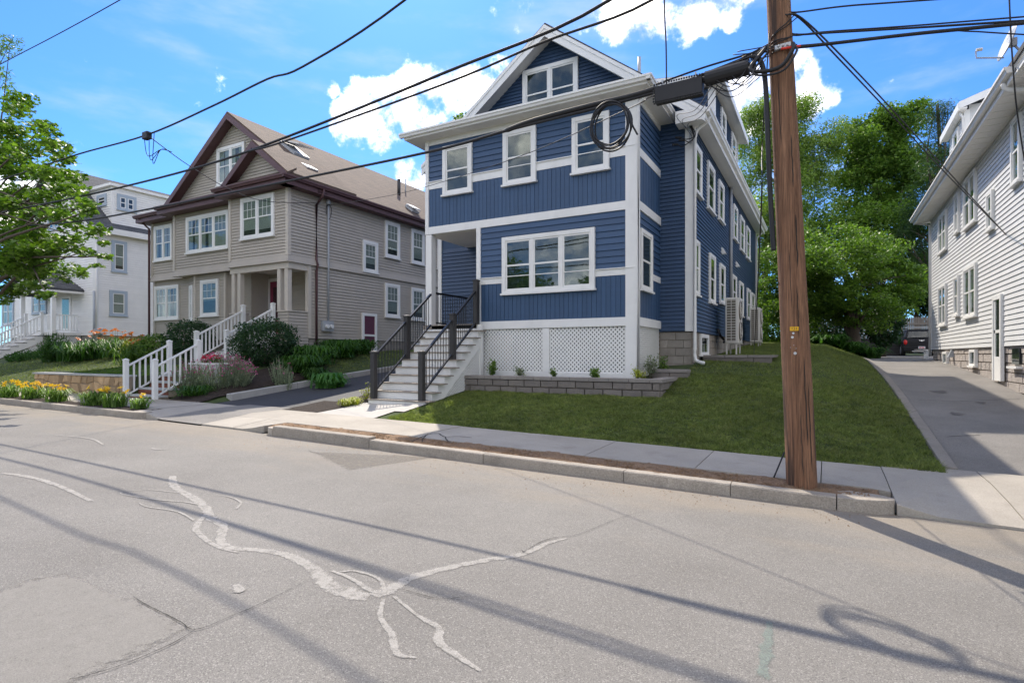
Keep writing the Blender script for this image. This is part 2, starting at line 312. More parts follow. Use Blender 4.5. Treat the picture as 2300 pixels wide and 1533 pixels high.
def npmesh(name, verts, faces, m, parent=None, kind=None, smooth=False):
    me = bpy.data.meshes.new(name); k = faces.shape[1]
    me.vertices.add(len(verts)); me.vertices.foreach_set('co', verts.astype(np.float32).ravel())
    me.loops.add(faces.size); me.loops.foreach_set('vertex_index', faces.astype(np.int32).ravel())
    me.polygons.add(len(faces)); me.polygons.foreach_set('loop_start', np.arange(len(faces), dtype=np.int32)*k)
    me.update(calc_edges=True); me.materials.append(m)
    o = bpy.data.objects.new(name, me); COL.objects.link(o); attach(o, parent)
    if kind: o['kind'] = kind
    return o
def spline(pts, n=8):
    P = [Vector(p) for p in pts]; P = [P[0]*2-P[1]]+P+[P[-1]*2-P[-2]]; out = []
    for i in range(1, len(P)-2):
        for k in range(n):
            t = k/n; a, b, c, d = P[i-1:i+3]
            out.append(.5*((2*b)+(c-a)*t+(2*a-5*b+4*c-d)*t*t+(3*b-a-3*c+d)*t**3))
    return out+[P[-2]]
# ------------------------------------------------------------------ terrain
YC = 6.5
def zr(X): return float(np.interp(X, [-120,-40,-19.1,-12.5,-8.35,0,10,80], [1.1,.5,.316,.27,.213,.055,-.12,-1.2]))
def zroad(X, Y):
    return zr(X)+.010*min(max(YC-Y, 0), 4.5)-.012*max(2-Y, 0)*(1 if Y > -4 else 0)-(.072 if Y <= -4 else 0)
def zwalk(X, Y): return zr(X)+.13+.012*(Y-YC)
GX = np.array([-120,-60,-34,-22.3,-22.02,-16.8,-16.7,-15.25,-13.95,-13.6,-13.4,-10.2,-9,-8,-3,0,1.25,1.5,3.5,40,120.])
GY = np.array([8.3,8.47,8.62,9.5,11.7,13.2,15,18,24,30,40,90,300.])
GZ = np.array([
 [.9,.9,.92,1.1,1.5,1.8,2.0,2.2,2.4,2.6,2.8,4,8],[.72,.74,.75,.9,1.3,1.6,1.9,2.1,2.2,2.4,2.6,4,8],[.55,.57,.58,.75,1.2,1.5,2.0,2.1,2.2,2.3,2.5,4,8],
 [.42,.44,.45,.62,1.0,1.35,1.7,1.9,2.0,2.1,2.4,4,8],[.42,.44,1.0,1.04,1.25,1.45,1.7,1.9,2.0,2.1,2.4,4,8],[.38,.42,1.0,1.04,1.27,1.5,1.6,1.8,2.0,2.1,2.4,4,8],
 [.36,.36,.37,.80,1.24,1.47,1.57,1.77,2.0,2.1,2.4,4,8],[.36,.36,.37,.80,1.22,1.45,1.55,1.75,2.0,2.1,2.4,4,8],[.36,.38,.42,.66,.95,1.15,1.35,1.6,1.8,2.0,2.4,4,8],[.35,.37,.39,.52,.80,.98,1.15,1.4,1.7,1.9,2.4,4,8],
 [.34,.345,.35,.41,.62,.78,.95,1.2,1.5,1.7,2.3,4,8],[.33,.335,.34,.40,.62,.78,.95,1.2,1.5,1.7,2.3,4,8],[.32,.325,.33,.38,.60,.85,1.0,1.3,1.7,1.9,2.3,4,8],
 [.29,.295,.30,.42,.72,.9,1.1,1.5,1.9,2.1,2.3,4,8],[.23,.235,.25,.42,.72,1.1,1.42,1.6,1.95,2.2,2.4,4,8],[.19,.195,.21,.36,.72,1.05,1.3,1.55,1.9,2.15,2.3,4,8],
 [.17,.175,.18,.25,.50,.68,.85,1.08,1.42,1.55,1.6,3,6],[.12,.13,.14,.17,.42,.58,.77,1.03,1.36,1.5,1.55,3,6],[.09,.1,.11,.16,.42,.58,.77,1.03,1.36,1.5,1.55,3,6],
 [-.3,-.3,-.29,-.2,.1,.5,.7,1.0,1.3,1.5,1.55,3,6],[-.9,-.9,-.9,-.8,-.3,.2,.6,.9,1.2,1.5,1.55,3,6]])
def zg(X, Y):
    i = int(np.clip(np.searchsorted(GX, X)-1, 0, len(GX)-2)); j = int(np.clip(np.searchsorted(GY, Y)-1, 0, len(GY)-2))
    u = min(max((X-GX[i])/(GX[i+1]-GX[i]), 0), 1); v = min(max((Y-GY[j])/(GY[j+1]-GY[j]), 0), 1)
    return (GZ[i,j]*(1-u)+GZ[i+1,j]*u)*(1-v)+(GZ[i,j+1]*(1-u)+GZ[i+1,j+1]*u)*v
def surf(X, Y): return zroad(X, Y) if Y < YC else (zwalk(X, Y) if Y < 8.3 else zg(X, Y))
def onG(px, py, fn=surf):
    z = .2
    for _ in range(25):
        Z = (H-z)*F/(py-HY); d = ray(px); z = .5*z+.5*fn(d[0]*Z, d[1]*Z)
    return Vector((d[0]*Z, d[1]*Z, z))
def sheet(name, xs, ys, fn, m, parent=None, inside=None, smooth=True):
    V = np.array([(x, y, fn(x, y)) for y in ys for x in xs]); nx = len(xs); q = []
    for j in range(len(ys)-1):
        for i in range(nx-1):
            if inside is None or inside(.5*(xs[i]+xs[i+1]), .5*(ys[j]+ys[j+1])): q.append((j*nx+i, j*nx+i+1, (j+1)*nx+i+1, (j+1)*nx+i))
    return npmesh(name, V, np.array(q), m, parent)
xs = sorted(set(list(GX)+list(np.arange(-30, 8, .5)))); ys = sorted(set(list(GY)+list(np.arange(9, 40, .75))))
ground = sheet('ground', xs, ys, lambda x, y: zg(x, y)-(.012 if y < 8.5 else 0), M['turf']); tag(ground, None, None, kind='structure')
sub = MB(); sub.box(-300, 300, -300, 7.2, -6, -4); sub.box(-300, 300, 7.2, 400, -6, -4); o = sub.build('terrain', M['turf']); tag(o, None, None, kind='structure')
o = sheet('verge', np.arange(-120, 121, 6.), np.array([-300, -60, -20, -8, -4.6]), lambda x, y: zr(x)-.02-(.01*(-4.6-y) if y < -20 else 0), M['turf']); tag(o, None, None, kind='structure')
road = sheet('road', np.array(sorted(set(list(np.arange(-120, -30, 6.))+list(np.arange(-30, 12, .5))+list(np.arange(12, 121, 6.))))), np.array([-4.6,-4,-2,0,1,2,3,4,5,6,6.62]), zroad, M['road']); tag(road, None, None, kind='structure')
# ------------------------------------------------------------------ sidewalk, curbs, strips, driveways
AP = [(-12.45, -8.72), (.45, 6.2)]                       # dropped kerbs
def zpave(X, Y):
    z = zwalk(X, Y)
    for a, b in AP:
        e = min(max((X-a)/.5, 0), 1)*min(max((b-X)/.5, 0), 1)
        t = min(max((Y-6.45)/1.3, 0), 1); lo = zr(X)+.012
        z = z*(1-e)+(lo+(z-lo)*t)*e
    return z
sw = bpy.data.objects.new('sidewalk', None); COL.objects.link(sw); tag(sw, None, None, kind='structure')
def slab(x0, x1, y0, y1, g=.005, m='concrete', name='slab', dz=0, parent=sw):
    x0 += g; x1 -= g; y0 += g; y1 -= g; nx, ny = 3, 3; b = MB(); t = random.uniform(-.004, .004)
    X = [x0+(x1-x0)*i/nx for i in range(nx+1)]; Y = [y0+(y1-y0)*i/ny for i in range(ny+1)]
    top = [(x, y, zpave(x, y)+dz+t*(x-x0)) for y in Y for x in X]; bot = [(x, y, zpave(x, y)-.12) for y in Y for x in X]; n = len(top); k = nx+1
    f = [(j*k+i, j*k+i+1, (j+1)*k+i+1, (j+1)*k+i) for j in range(ny) for i in range(nx)]
    ring = [i for i in range(k)]+[j*k+nx for j in range(1, ny+1)]+[ny*k+i for i in range(nx-1, -1, -1)]+[j*k for j in range(ny-1, 0, -1)]
    f += [(ring[i]+n, ring[(i+1) % len(ring)]+n, ring[(i+1) % len(ring)], ring[i]) for i in range(len(ring))]
    return b.add(top+bot, f).build(name, M[m], parent)
x = -44.0
while x < -13.6: slab(x, min(x+1.5, -13.0), 7.05, 8.47); x += 1.5
slab(-13.0, -12.0, 6.62, 8.47)
for a, b in ((-10.55, -9.6), (-9.6, -8.72)): slab(a, b, 6.63, 7.4); slab(a, b, 7.4, 8.47)
for a, b in ((-8.72,-7.2),(-7.2,-5.75),(-5.75,-4.3),(-4.3,-2.85),(-2.85,-1.4),(-1.4,-.05),(-.05,.60)): slab(a, b, 7.12, 8.47)
for a, b in ((.60,1.6),(1.6,3.1),(3.1,4.6),(4.6,6.2)): slab(a, b, 6.63, 8.78)
x = 6.2
while x < 18: slab(x, x+1.5, 7.05, 8.47); x += 1.5
apr = sheet('driveway_apron', np.linspace(-12.02, -10.53, 7), np.linspace(6.6, 8.75, 8), lambda x, y: zpave(x, min(y, 8.47))+.002, M['drive']); tag(apr, None, None, kind='structure')
# new black driveway between the houses, grey driveway by the pale house
dl = sheet('driveway', np.linspace(-13.45, -10.3, 9), np.arange(8.47, 30, .5), lambda x, y: zg(x, y)+.006, M['newasphalt']); tag(dl, None, None, kind='structure')
dr = sheet('driveway', np.array([1.45,1.8,2.4,3,3.5,4.4,6,9,12]), np.concatenate([np.arange(8.76, 42, .6)]), lambda x, y: zg(x, y)+.006, M['drive'],
           inside=lambda x, y: x < 4.4 or y > 27.5); tag(dr, None, None, kind='structure')
# dirt planting strips
def dirt(name, x0, x1, m):
    xs_ = np.arange(x0, x1, .07); ys_ = np.linspace(6.62, 7.16, 10); nz = RNG.normal(0, .010, (len(ys_), len(xs_)))
    d = {}
    o = sheet(name, xs_, ys_, lambda x, y: zwalk(x, y)-.012*(abs(y-6.9)/.25)**2+.010*math.sin(x*7+y*3)*math.sin(x*2.3)+float(RNG.normal(0, .006)), M[m]); return tag(o, None, None, kind='structure')
dirt('planting_strip', -8.62, .5, 'soil'); dirt('planting_strip', -40, -12.7, 'mulch')
# clods on the bare strip and crumbs in the gutter
n = 2600; P = np.zeros((n, 3)); P[:, 0] = RNG.uniform(-8.5, .4, n); P[:, 1] = np.where(RNG.random(n) < .75, RNG.uniform(6.66, 7.04, n), 6.47-np.abs(RNG.normal(0, .35, n)))
P[:, 2] = [zwalk(a, b) if b > 6.5 else zroad(a, b) for a, b in P[:, :2]]; sz = RNG.uniform(.006, .022, n); sz[P[:, 1] < 6.5] *= .55
tet = np.array([(1,0,-.4),(-.5,.87,-.4),(-.5,-.87,-.4),(.1,0,.9)]); V = (P[:, None, :]+tet[None]*sz[:, None, None]*RNG.uniform(.6, 1.4, (n, 4, 3))).reshape(-1, 3)
fc = (np.arange(n)[:, None, None]*4+np.array([(0,1,3),(1,2,3),(2,0,3)])[None]).reshape(-1, 3)
o = npmesh('soil_crumbs', V, fc, M['soil']); tag(o, 'crumbs of brown soil scattered over the bare strip and gutter', 'soil', kind='stuff')
def curb(x0, x1, lift=0, m='granite', parent=None, name='curb_stone', y0=6.5, y1=6.655):
    b = MB(); k = max(2, int((x1-x0)/.5)); g = .004; top = []
    pts = [x0+g+(x1-x0-2*g)*i/k for i in range(k+1)]
    for x in pts:
        z = zr(x)+.13+lift; j = random.uniform(-.004, .004); q = zr(x)-.15
        b.v += [(x, y0+j, q), (x, y0+.006+j, z-.012), (x, y0+.018+j, z), (x, y1, z+.002), (x, y1, q)]
    for i in range(k):
        for e in range(4): b.f.append([i*5+e, (i+1)*5+e, (i+1)*5+e+1, i*5+e+1])
    b.f += [[0, 1, 2, 3, 4], [k*5+4, k*5+3, k*5+2, k*5+1, k*5]]
    return b.build(name, M[m], parent)
def curb_end(cx, r, a0, a1, sgn, parent, stretch=1.7):                # rounded end stone
    b = MB(); z1 = zr(cx)+.13; z0 = zr(cx)-.15; pts = []
    for i in range(13):
        a = math.radians(a0+(a1-a0)*i/12); pts.append((cx+sgn*r*stretch*math.cos(a), 6.5+r+r*math.sin(a)*-1, z0))
    pts.append((cx, 6.5+2*r, z0)) if abs(pts[-1][0]-cx) > .02 else None
    b.prism(pts, (0, 0, z1-z0)); return b.build('curb_stone', M['granite'], parent, bevel=.01)
cr = thing('granite_curb', 'long weathered granite curb with rounded ends below the blue house', 'curb', (-4, 6.5, zr(-4)))
xq = [onY(p, 0, 6.5).x for p in (612, 828, 1085, 1400, 1640, 1879)]
curb(xq[0], xq[1], .035, parent=cr)
for i in range(1, 5): curb(xq[i], xq[i+1], parent=cr)
curb_end(xq[5]+.005, .2, 90, -90, 1, cr, 2.5); curb_end(xq[0]-.005, .14, 90, -90, -1, cr)
cl = thing('granite_curb', 'granite curb beside the bed of yellow daylilies', 'curb', (-20, 6.5, zr(-20)))
x = -12.72
while x > -45: curb(x-2.3, x, parent=cl); x -= 2.3
curb_end(-12.715, .17, 90, -90, 1, cl)
# granite edging up the black driveway, concrete edging on the right driveway
ge = thing('granite_edging', 'pale granite edging stones stepping up beside the black driveway', 'curb', (-13.5, 9.3, .4))
y = 9.25
while y < 24:
    b = MB(); y1 = y+2.1; za, zb = zg(-13.42, y), zg(-13.42, y1-.01)
    b.hexa([(-13.66,y,za-.2),(-13.42,y,za-.2),(-13.42,y1-.01,zb-.2),(-13.66,y1-.01,zb-.2),(-13.64,y,za+.19),(-13.43,y,za+.19),(-13.43,y1-.01,zb+.19),(-13.64,y1-.01,zb+.19)])
    b.build('curb_stone', M['greygranite'], ge, bevel=.012); y = y1
re = thing('concrete_edging', 'low concrete edging between lawn and grey driveway', 'curb', (1.35, 9.0, .15))
y = 8.79
while y < 30:
    b = MB(); y1 = y+3; za, zb = zg(1.25, y)+.025, zg(1.25, y1)+.025; h = .3
    b.hexa([(1.26,y,za-h),(1.50,y,za-h),(1.50,y1-.008,zb-h),(1.26,y1-.008,zb-h),(1.28,y,za),(1.43,y,za-.02),(1.43,y1-.008,zb-.02),(1.28,y1-.008,zb)])
    b.build('curb_stone', M['edge'], re, bevel=.01); y = y1
M['newconc'] = mat('fresh_concrete', (.42, .40, .37), .8, .06, 2, .05, 80)
o = sheet('entry_pad', np.linspace(-9.75, -7.75, 9), np.linspace(8.46, 10.1, 7), lambda x, y: zg(x, y)+.022, M['newconc'], inside=lambda x, y: x < -7.95+.3*(y > 9.3)); tag(o, None, None, kind='structure')
o = sheet('mulch_bed', np.linspace(-10.95, -9.6, 8), np.linspace(8.5, 13, 14), lambda x, y: zg(x, y)+.03+random.uniform(0, .015), M['mulch'], inside=lambda x, y: x > -10.3-.4*(y < 10)); tag(o, None, None, kind='structure')
o = sheet('mulch_bed', np.linspace(-15.1, -13.7, 12), np.linspace(8.5, 13, 30), lambda x, y: zg(x, y)+.02+random.uniform(0, .03), M['mulch']); tag(o, None, None, kind='structure')
# ------------------------------------------------------------------ road repairs, all read off the photograph and laid on the road
def ribbon(px, wpx, name, m, dz=.004, jit=.12, sub=24):
    P = [onG(a, b) for a, b in px]; P = spline(P, sub); W = np.interp(np.linspace(0, 1, len(P)), np.linspace(0, 1, len(wpx)), wpx); b = MB(); q = 0; q2 = 0
    for i, p in enumerate(P):
        d = (P[min(i+1, len(P)-1)]-P[max(i-1, 0)]); d.z = 0; d.normalize(); nn = Vector((-d.y, d.x, 0))
        q = .6*q+random.uniform(-jit, jit); q2 = .6*q2+random.uniform(-jit, jit)
        for s, e in ((-1.25, q), (-.55, q*.5), (.55, q2*.5), (1.25, q2)):
            v = p+nn*s*W[i]*.5*(1+e); b.v.append((v.x, v.y, zroad(v.x, v.y)+dz))
    b.f = [[4*i+k, 4*i+k+1, 4*i+k+5, 4*i+k+4] for i in range(len(P)-1) for k in range(3)]
    o = b.build(name, M[m], road); at = o.data.attributes.new('wear', 'FLOAT', 'POINT')
    for i in range(len(P)):
        e = min(1, i/4, (len(P)-1-i)/4)
        for k in range(4): at.data[4*i+k].value = (0 if k in (0, 3) else 1)*e
    return o
SE = [([(388,1065),(392,1092),(430,1115),(462,1140),(475,1165),(500,1180),(497,1215),(520,1230),(590,1236),(650,1248),(700,1275),(735,1310),(790,1335),(835,1340)], [.10,.11,.12,.12,.11,.1,.1,.09,.09,.1,.12,.14,.15,.13]),
      ([(835,1340),(880,1320),(930,1295),(1000,1277),(1090,1258),(1170,1245),(1230,1220),(1280,1207)], [.13,.13,.1,.09,.09,.08,.06,.02]),
      ([(500,1178),(462,1160),(440,1185),(455,1205),(490,1228),(540,1242)], [.05,.06,.07,.06,.05,.03]),
      ([(862,1340),(855,1385),(880,1425),(893,1468),(940,1478)], [.03,.04,.05,.05,.01]),
      ([(880,1335),(935,1380),(985,1410),(985,1440),(1030,1475),(1085,1510)], [.03,.03,.05,.06,.05,.02]),
      ([(0,1062),(60,1070),(130,1090),(215,1130)], [.06,.09,.08,.05]),
      ([(740,1280),(790,1300),(830,1325),(862,1330),(850,1300),(800,1283),(760,1285)], [.03,.04,.05,.04,.035,.03,.02]),
      ([(470,1140),(420,1128),(350,1122),(270,1108),(330,1100),(410,1108)], [.03,.03,.03,.02,.02,.01]),
      ([(440,1172),(400,1150),(330,1138),(310,1128)], [.025,.025,.02,.01]),
      ([(530,1145),(540,1128),(510,1115),(470,1112)], [.035,.03,.015,.01]),
      ([(530,1312),(538,1326),(545,1330)], [.05,.09,.04]), ([(340,1006),(352,1009),(385,1008)], [.02,.09,.02]), ([(110,976),(200,985),(235,1000)], [.02,.05,.04])]
for i, (p, w_) in enumerate(SE): ribbon(p, w_, 'crack_sealant', 'seal', .003+.0003*i, .14)
for p in ([(300,1342),(330,1360),(400,1395),(440,1415),(520,1385),(600,1350),(690,1305)], [(440,1415),(380,1450),(260,1500),(140,1533)], [(1170,1244),(1230,1212),(1300,1200),(1380,1168),(1440,1150)],
          [(905,1325),(985,1345),(1060,1340)], [(1170,1235),(1180,1243),(1195,1247)], [(690,1010),(720,1020),(870,1040)]):
    ribbon(p, [.002, .005, .003, .004, .001], 'crack', 'crack', .008, .6)
def patch(px, name, m, dz):
    P = [onG(a, b) for a, b in px]; Q = []
    for i, p in enumerate(P):
        for k in range(6): t = p.lerp(P[(i+1) % len(P)], k/6); Q.append((t.x+random.uniform(-.015, .015), t.y+random.uniform(-.015, .015), zroad(t.x, t.y)+dz))
    n = len(Q); c = sum((Vector(q) for q in Q), Vector())/n; inn = [Vector(q).lerp(c, .16) for q in Q]; inn = [(v.x, v.y, zroad(v.x, v.y)+dz) for v in inn]
    o = MB().add(Q+inn, [[n+i for i in range(n)]]+[[i, (i+1) % n, n+(i+1) % n, n+i] for i in range(n)]).build(name, M[m], road); at = o.data.attributes.new('wear', 'FLOAT', 'POINT')
    for i in range(2*n): at.data[i].value = .25 if i < n else 1
    return o
patch([(-60,1345),(60,1300),(150,1285),(300,1345),(437,1412),(250,1495),(120,1560),(-90,1600)], 'patch', 'patch', .0032)
patch([(690,1012),(1000,1005),(860,1045),(780,1058)], 'patch', 'patch2', .0032)
ribbon([(1730,1390),(1722,1450),(1710,1530)], [.04, .06, .07], 'survey_mark', 'green', .004, .4)
# ------------------------------------------------------------------ grass blades
def blades(name, label, pts, h, wd, m, lean=.5):
    n = len(pts); a = RNG.uniform(0, 2*math.pi, n); x_, y_ = pts[:, 0], pts[:, 1]; lump = .8+.35*np.sin(x_*5.1+2*np.sin(y_*3.3))*np.sin(y_*6.3+1.5*np.sin(x_*2.7))+.3*np.sin(x_*17+y_*9)*np.sin(y_*21-x_*5); hh = h*RNG.uniform(.5, 1.3, n)*np.clip(lump, .35, 1.6); ln = RNG.normal(0, lean, (n, 2))*hh[:, None]
    u = np.stack([np.cos(a), np.sin(a), np.zeros(n)], 1)*wd*.5
    tip = pts+np.stack([ln[:, 0], ln[:, 1], hh], 1); V = np.stack([pts-u, pts+u, tip], 1).reshape(-1, 3)
    o = npmesh(name, V, np.arange(3*n).reshape(-1, 3), M[m]); return tag(o, label, 'grass', kind='stuff')
def scatter(n, x0, x1, y0, y1, ok=lambda x, y: True, fn=zg, pw=1):
    out = []
    X = RNG.uniform(x0, x1, n); Y = y0+(y1-y0)*RNG.uniform(0, 1, n)**pw
    for a, b in zip(X, Y):
        if ok(a, b): out.append((a, b, fn(a, b)-.004))
    return np.array(out)
def in_lawn(x, y):
    if y < 8.455+.035*math.sin(x*5)*math.sin(x*13): return False
    if y < 11.68: return x > -7.72+.05*math.sin(y*9)
    if y < 14.6: return x > -3.0+max(0, (y-13.2))*.0
    return x > -2.85
pts = np.concatenate([scatter(240000, -8.0, 1.27, 8.48, 13.5, in_lawn, pw=1.15), scatter(90000, -2.9, 1.24, 13.5, 32, in_lawn, pw=1.2)])
blades('lawn_grass', 'freshly cut green lawn sloping up beside the blue house', pts, .055, .012, 'grass', .75)
pts = scatter(42000, -21.95, -15.3, 8.65, 11.6, lambda x, y: x < -16.7 or y > 9.4); blades('lawn_grass', 'bright sunlit lawn behind the field stone wall', pts, .035, .012, 'grass_bright')
pts = scatter(26000, -34, -22.3, 8.5, 14.5); blades('lawn_grass', 'shaded lawn in front of the white house stairs', pts, .06, .018, 'grass')
pts = scatter(9000, -16, -13.7, 13.2, 19); blades('lawn_grass', 'grass strip beside the plum basement door', pts, .06, .015, 'grass')
# cracks and stains on the paving
def paving_crack(px, fn, w_, parent, m='crack', dz=.006):
    P = spline([onG(a, b, fn) for a, b in px], 10); b = MB()
    for i, p in enumerate(P):
        d = P[min(i+1, len(P)-1)]-P[max(i-1, 0)]; d.z = 0; d.normalize(); n_ = Vector((-d.y, d.x, 0)); j = Vector((random.uniform(-.006, .006), random.uniform(-.006, .006), 0))
        for e in (-1, 1): v = p+j+n_*e*w_*random.uniform(.25, .75); b.v.append((v.x, v.y, fn(v.x, v.y)+dz))
    b.f = [[2*i, 2*i+1, 2*i+3, 2*i+2] for i in range(len(P)-1)]; return b.build('crack', M[m], parent)
for p in ([(925,992),(945,982),(965,975),(985,973)], [(985,973),(1000,981),(1030,980),(1060,983)], [(1000,981),(1003,988),(1012,993)], [(960,975),(950,985),(948,993)]): paving_crack(p, zpave, .018, sw)
for p in ([(1990,905),(2060,900),(2150,902),(2290,896)], [(2050,1000),(2110,985),(2200,978)], [(2010,845),(2100,842),(2200,850)]): paving_crack(p, zg, .014, dr, dz=.014)
M['stain'] = mat('damp_stain', (.13, .12, .11), .8, .25, 4, .35, 120)
def stain(px, py, r, fn, parent, dz=.012):
    c = onG(px, py, fn); q = []
    for k in range(26): a = k/26*6.2832; e = r*(1+.22*math.sin(3*a+px)+.14*math.sin(7*a+py)+random.uniform(-.08, .08)); x, y = c.x+e*math.cos(a), c.y+e*1.3*math.sin(a); q.append((x, y, fn(x, y)+dz))
    return MB().add(q, [list(range(26))]).build('oil_stain', M['stain'], parent)
stain(2150, 930, .10, zg, dr); stain(2110, 880, .14, zg, dr, .013); stain(2205, 905, .07, zg, dr, .0135)
# ------------------------------------------------------------------ building helpers
def claps(parent, fr, s0, s1, z0, z1, e, m, t=.034, clip=None, name='clapboard'):
    """one object per course; clip(z) gives the ends on gables"""
    k = max(1, round((z1-z0)/e)); e = (z1-z0)/k
    for i in range(k):
        a, b = z0+i*e, z0+(i+1)*e
        if clip: (p0, p1), (q0, q1) = clip(a), clip(b-.001)
        else: p0, p1, q0, q1 = s0, s1, s0, s1
        if p1-p0 < .05: continue
        if q1 < q0: q0 = q1 = .5*(q0+q1)
        P = fr.p; b += .006
        MB().hexa([P(p0,0,a),P(p1,0,a),P(p1,t,a),P(p0,t,a),P(q0,0,b),P(q1,0,b),P(q1,.003,b),P(q0,.003,b)]).build(name, M[m], parent)
def vboards(parent, fr, s0, s1, z0, z1, wd, m):
    k = max(1, round((s1-s0)/wd)); wd = (s1-s0)/k
    for i in range(k): MB().fbox(fr, s0+i*wd+.004, s0+(i+1)*wd-.004, 0, .014+.004*(i % 2), z0, z1).build('board', M[m], parent)
def window(parent, fr, s0, s1, z0, z1, units=1, grille=None, cas=.09, trim='white', cm=None, inside='dark', dep=.075, glass='glass', split=.5, sill=True, single=False):
    if s1 < s0: s0, s1 = s1, s0
    if z1 < z0: z0, z1 = z1, z0
    b = MB(); d1 = dep
    b.fbox(fr, s0, s0+cas, 0, d1, z0, z1).fbox(fr, s1-cas, s1, 0, d1, z0, z1).fbox(fr, s0+cas, s1-cas, 0, d1, z1-cas, z1).fbox(fr, s0+cas, s1-cas, 0, d1, z0, z0+cas*.8)
    iw = (s1-s0-2*cas); mu = cas*.75; uw = (iw-mu*(units-1))/units
    for k in range(1, units): x = s0+cas+k*uw+(k-1)*mu; b.fbox(fr, x, x+mu, 0, d1-.004, z0+cas*.8, z1-cas)
    w_ = b.build('window', M[cm or trim], parent, bevel=.004)
    if sill: MB().fbox(fr, s0-.03, s1+.03, .002, d1+.035, z0-.035, z0+.012).build('sill', M[cm or trim], w_)
    za, zb = z0+cas*.8, z1-cas; zm = za+(zb-za)*split; f = .042
    for k in range(units):
        x0 = s0+cas+k*(uw+mu); x1 = x0+uw
        if single:
            MB().fbox(fr, x0, x1, 0, .036, za, zb).build('interior', M['dark'], w_); MB().fbox(fr, x0, x1, .045, .048, za, zb).build('pane', M[glass], w_); continue
        MB().fbox(fr, x0, x1, 0, .036, za, zb).build('interior', M['dark'] if inside == 'dark' else M['roomgrey'], w_)
        for (a, c, dd, nm) in ((za, zm+.02, .054, 'lower_sash'), (zm-.02, zb, .062, 'upper_sash')):
            s = MB(); d0 = .03
            s.fbox(fr, x0, x0+f, d0, dd, a, c).fbox(fr, x1-f, x1, d0, dd, a, c).fbox(fr, x0+f, x1-f, d0, dd, a, a+f).fbox(fr, x0+f, x1-f, d0, dd, c-f, c)
            s.build(nm, M[trim], w_)
            MB().fbox(fr, x0+f, x1-f, dd-.0125, dd-.010, a+f, c-f).build('pane', M[glass], w_)
            if nm == 'upper_sash' and grille:
                g = MB(); c_, r_ = grille
                for i in range(1, c_): xx = x0+f+(x1-x0-2*f)*i/c_; g.fbox(fr, xx-.008, xx+.008, dd-.0095, dd-.003, a+f, c-f)
                for i in range(1, r_): zz = a+f+(c-a-2*f)*i/r_; g.fbox(fr, x0+f, x1-f, dd-.0095, dd-.004, zz-.008, zz+.008)
                g.build('grille', M[trim], w_)
        if inside == 'blind':
            zb2 = za+(zb-za)*random.uniform(.0, .45); bl = MB(); zz = zb-.03
            while zz > zb2: bl.fbox(fr, x0+.05, x1-.05, .0365, .039, zz-.028, zz); zz -= .038
            bl.build('blind', M['blind'], w_)
        elif inside == 'curtain':
            cw = uw*random.uniform(.22, .45)
            for (p, q) in ((x0+.04, x0+.04+cw), (x1-.04-cw, x1-.04)): MB().fbox(fr, p, q, .0365, .0385, za+.02, zb-.02).build('curtain', M['curtain'], w_)
    return w_
def wpx(fr_kind, val, px0, px1, yt, yb):
    """photo pixels of a window's edges (yt, yb measured at px0) -> s0, s1, z0, z1 on a wall plane"""
    g = onY if fr_kind == 'Y' else onX
    a, b, c = g(px0, yt, val), g(px0, yb, val), g(px1, yt, val)
    return (a.x, c.x, b.z, a.z) if fr_kind == 'Y' else (a.y, c.y, b.z, a.z)
def roofslab(name, pts, th, m, parent, nrm=None):
    p = [Vector(q) for q in pts]; return MB().prism(p, (0, 0, th)).build(name, M[m], parent)
def pipe(parent, pts, r, m, name, n=10): return MB().tube(pts, r, n).build(name, M[m], parent, smooth=True)
def gutter(parent, a, b, out, m, w_=.12, h=.11, name='gutter'):
    a, b, o_ = Vector(a), Vector(b), Vector(out); up = Vector((0, 0, 1))
    prof = [Vector((0,0,0)), o_*w_*.65, o_*w_*.8+up*h*.45, o_*w_+up*h*.6, o_*w_+up*h, o_*(w_-.012)+up*h, o_*.01+up*h*.85]
    return MB().prism([a+q for q in prof], b-a).build(name, M[m], parent)
def clipseg(poly, p, d):
    t0, t1 = -1e9, 1e9; n = len(poly)
    for i in range(n):
        (x0, y0), (x1, y1) = poly[i], poly[(i+1) % n]; nx, ny = -(y1-y0), x1-x0
        den = nx*d[0]+ny*d[1]; num = nx*(x0-p[0])+ny*(y0-p[1])
        if abs(den) < 1e-9:
            if num > 0: return None
            continue
        t = num/den
        if den > 0: t0 = max(t0, t)
        else: t1 = min(t1, t)
    return (t0, t1) if t1-t0 > .01 else None
def lattice(parent, fr, poly, pitch=.072, wd=.04, m='white'):
    """diagonal slats clipped to a convex counter-clockwise polygon (s, z)"""
    b = MB(); cx = sum(p[0] for p in poly)/len(poly); cz = sum(p[1] for p in poly)/len(poly); r = 2**.5/2
    for sg, d0 in ((1, .004), (-1, .011)):
        d = (r, r*sg); nn = (-r*sg, r)
        for k in range(-60, 61):
            p = (cx+nn[0]*k*pitch, cz+nn[1]*k*pitch); t = clipseg(poly, p, d)
            if not t: continue
            a = (p[0]+d[0]*t[0], p[1]+d[1]*t[0]); c = (p[0]+d[0]*t[1], p[1]+d[1]*t[1]); h = wd/2; P = fr.p
            q = [(a[0]-nn[0]*h, a[1]-nn[1]*h), (c[0]-nn[0]*h, c[1]-nn[1]*h), (c[0]+nn[0]*h, c[1]+nn[1]*h), (a[0]+nn[0]*h, a[1]+nn[1]*h)]
            b.hexa([P(s, d0, z) for s, z in q]+[P(s, d0+.007, z) for s, z in q])
    o = b.build('lattice', M[m], parent); o['kind'] = 'stuff'; return o
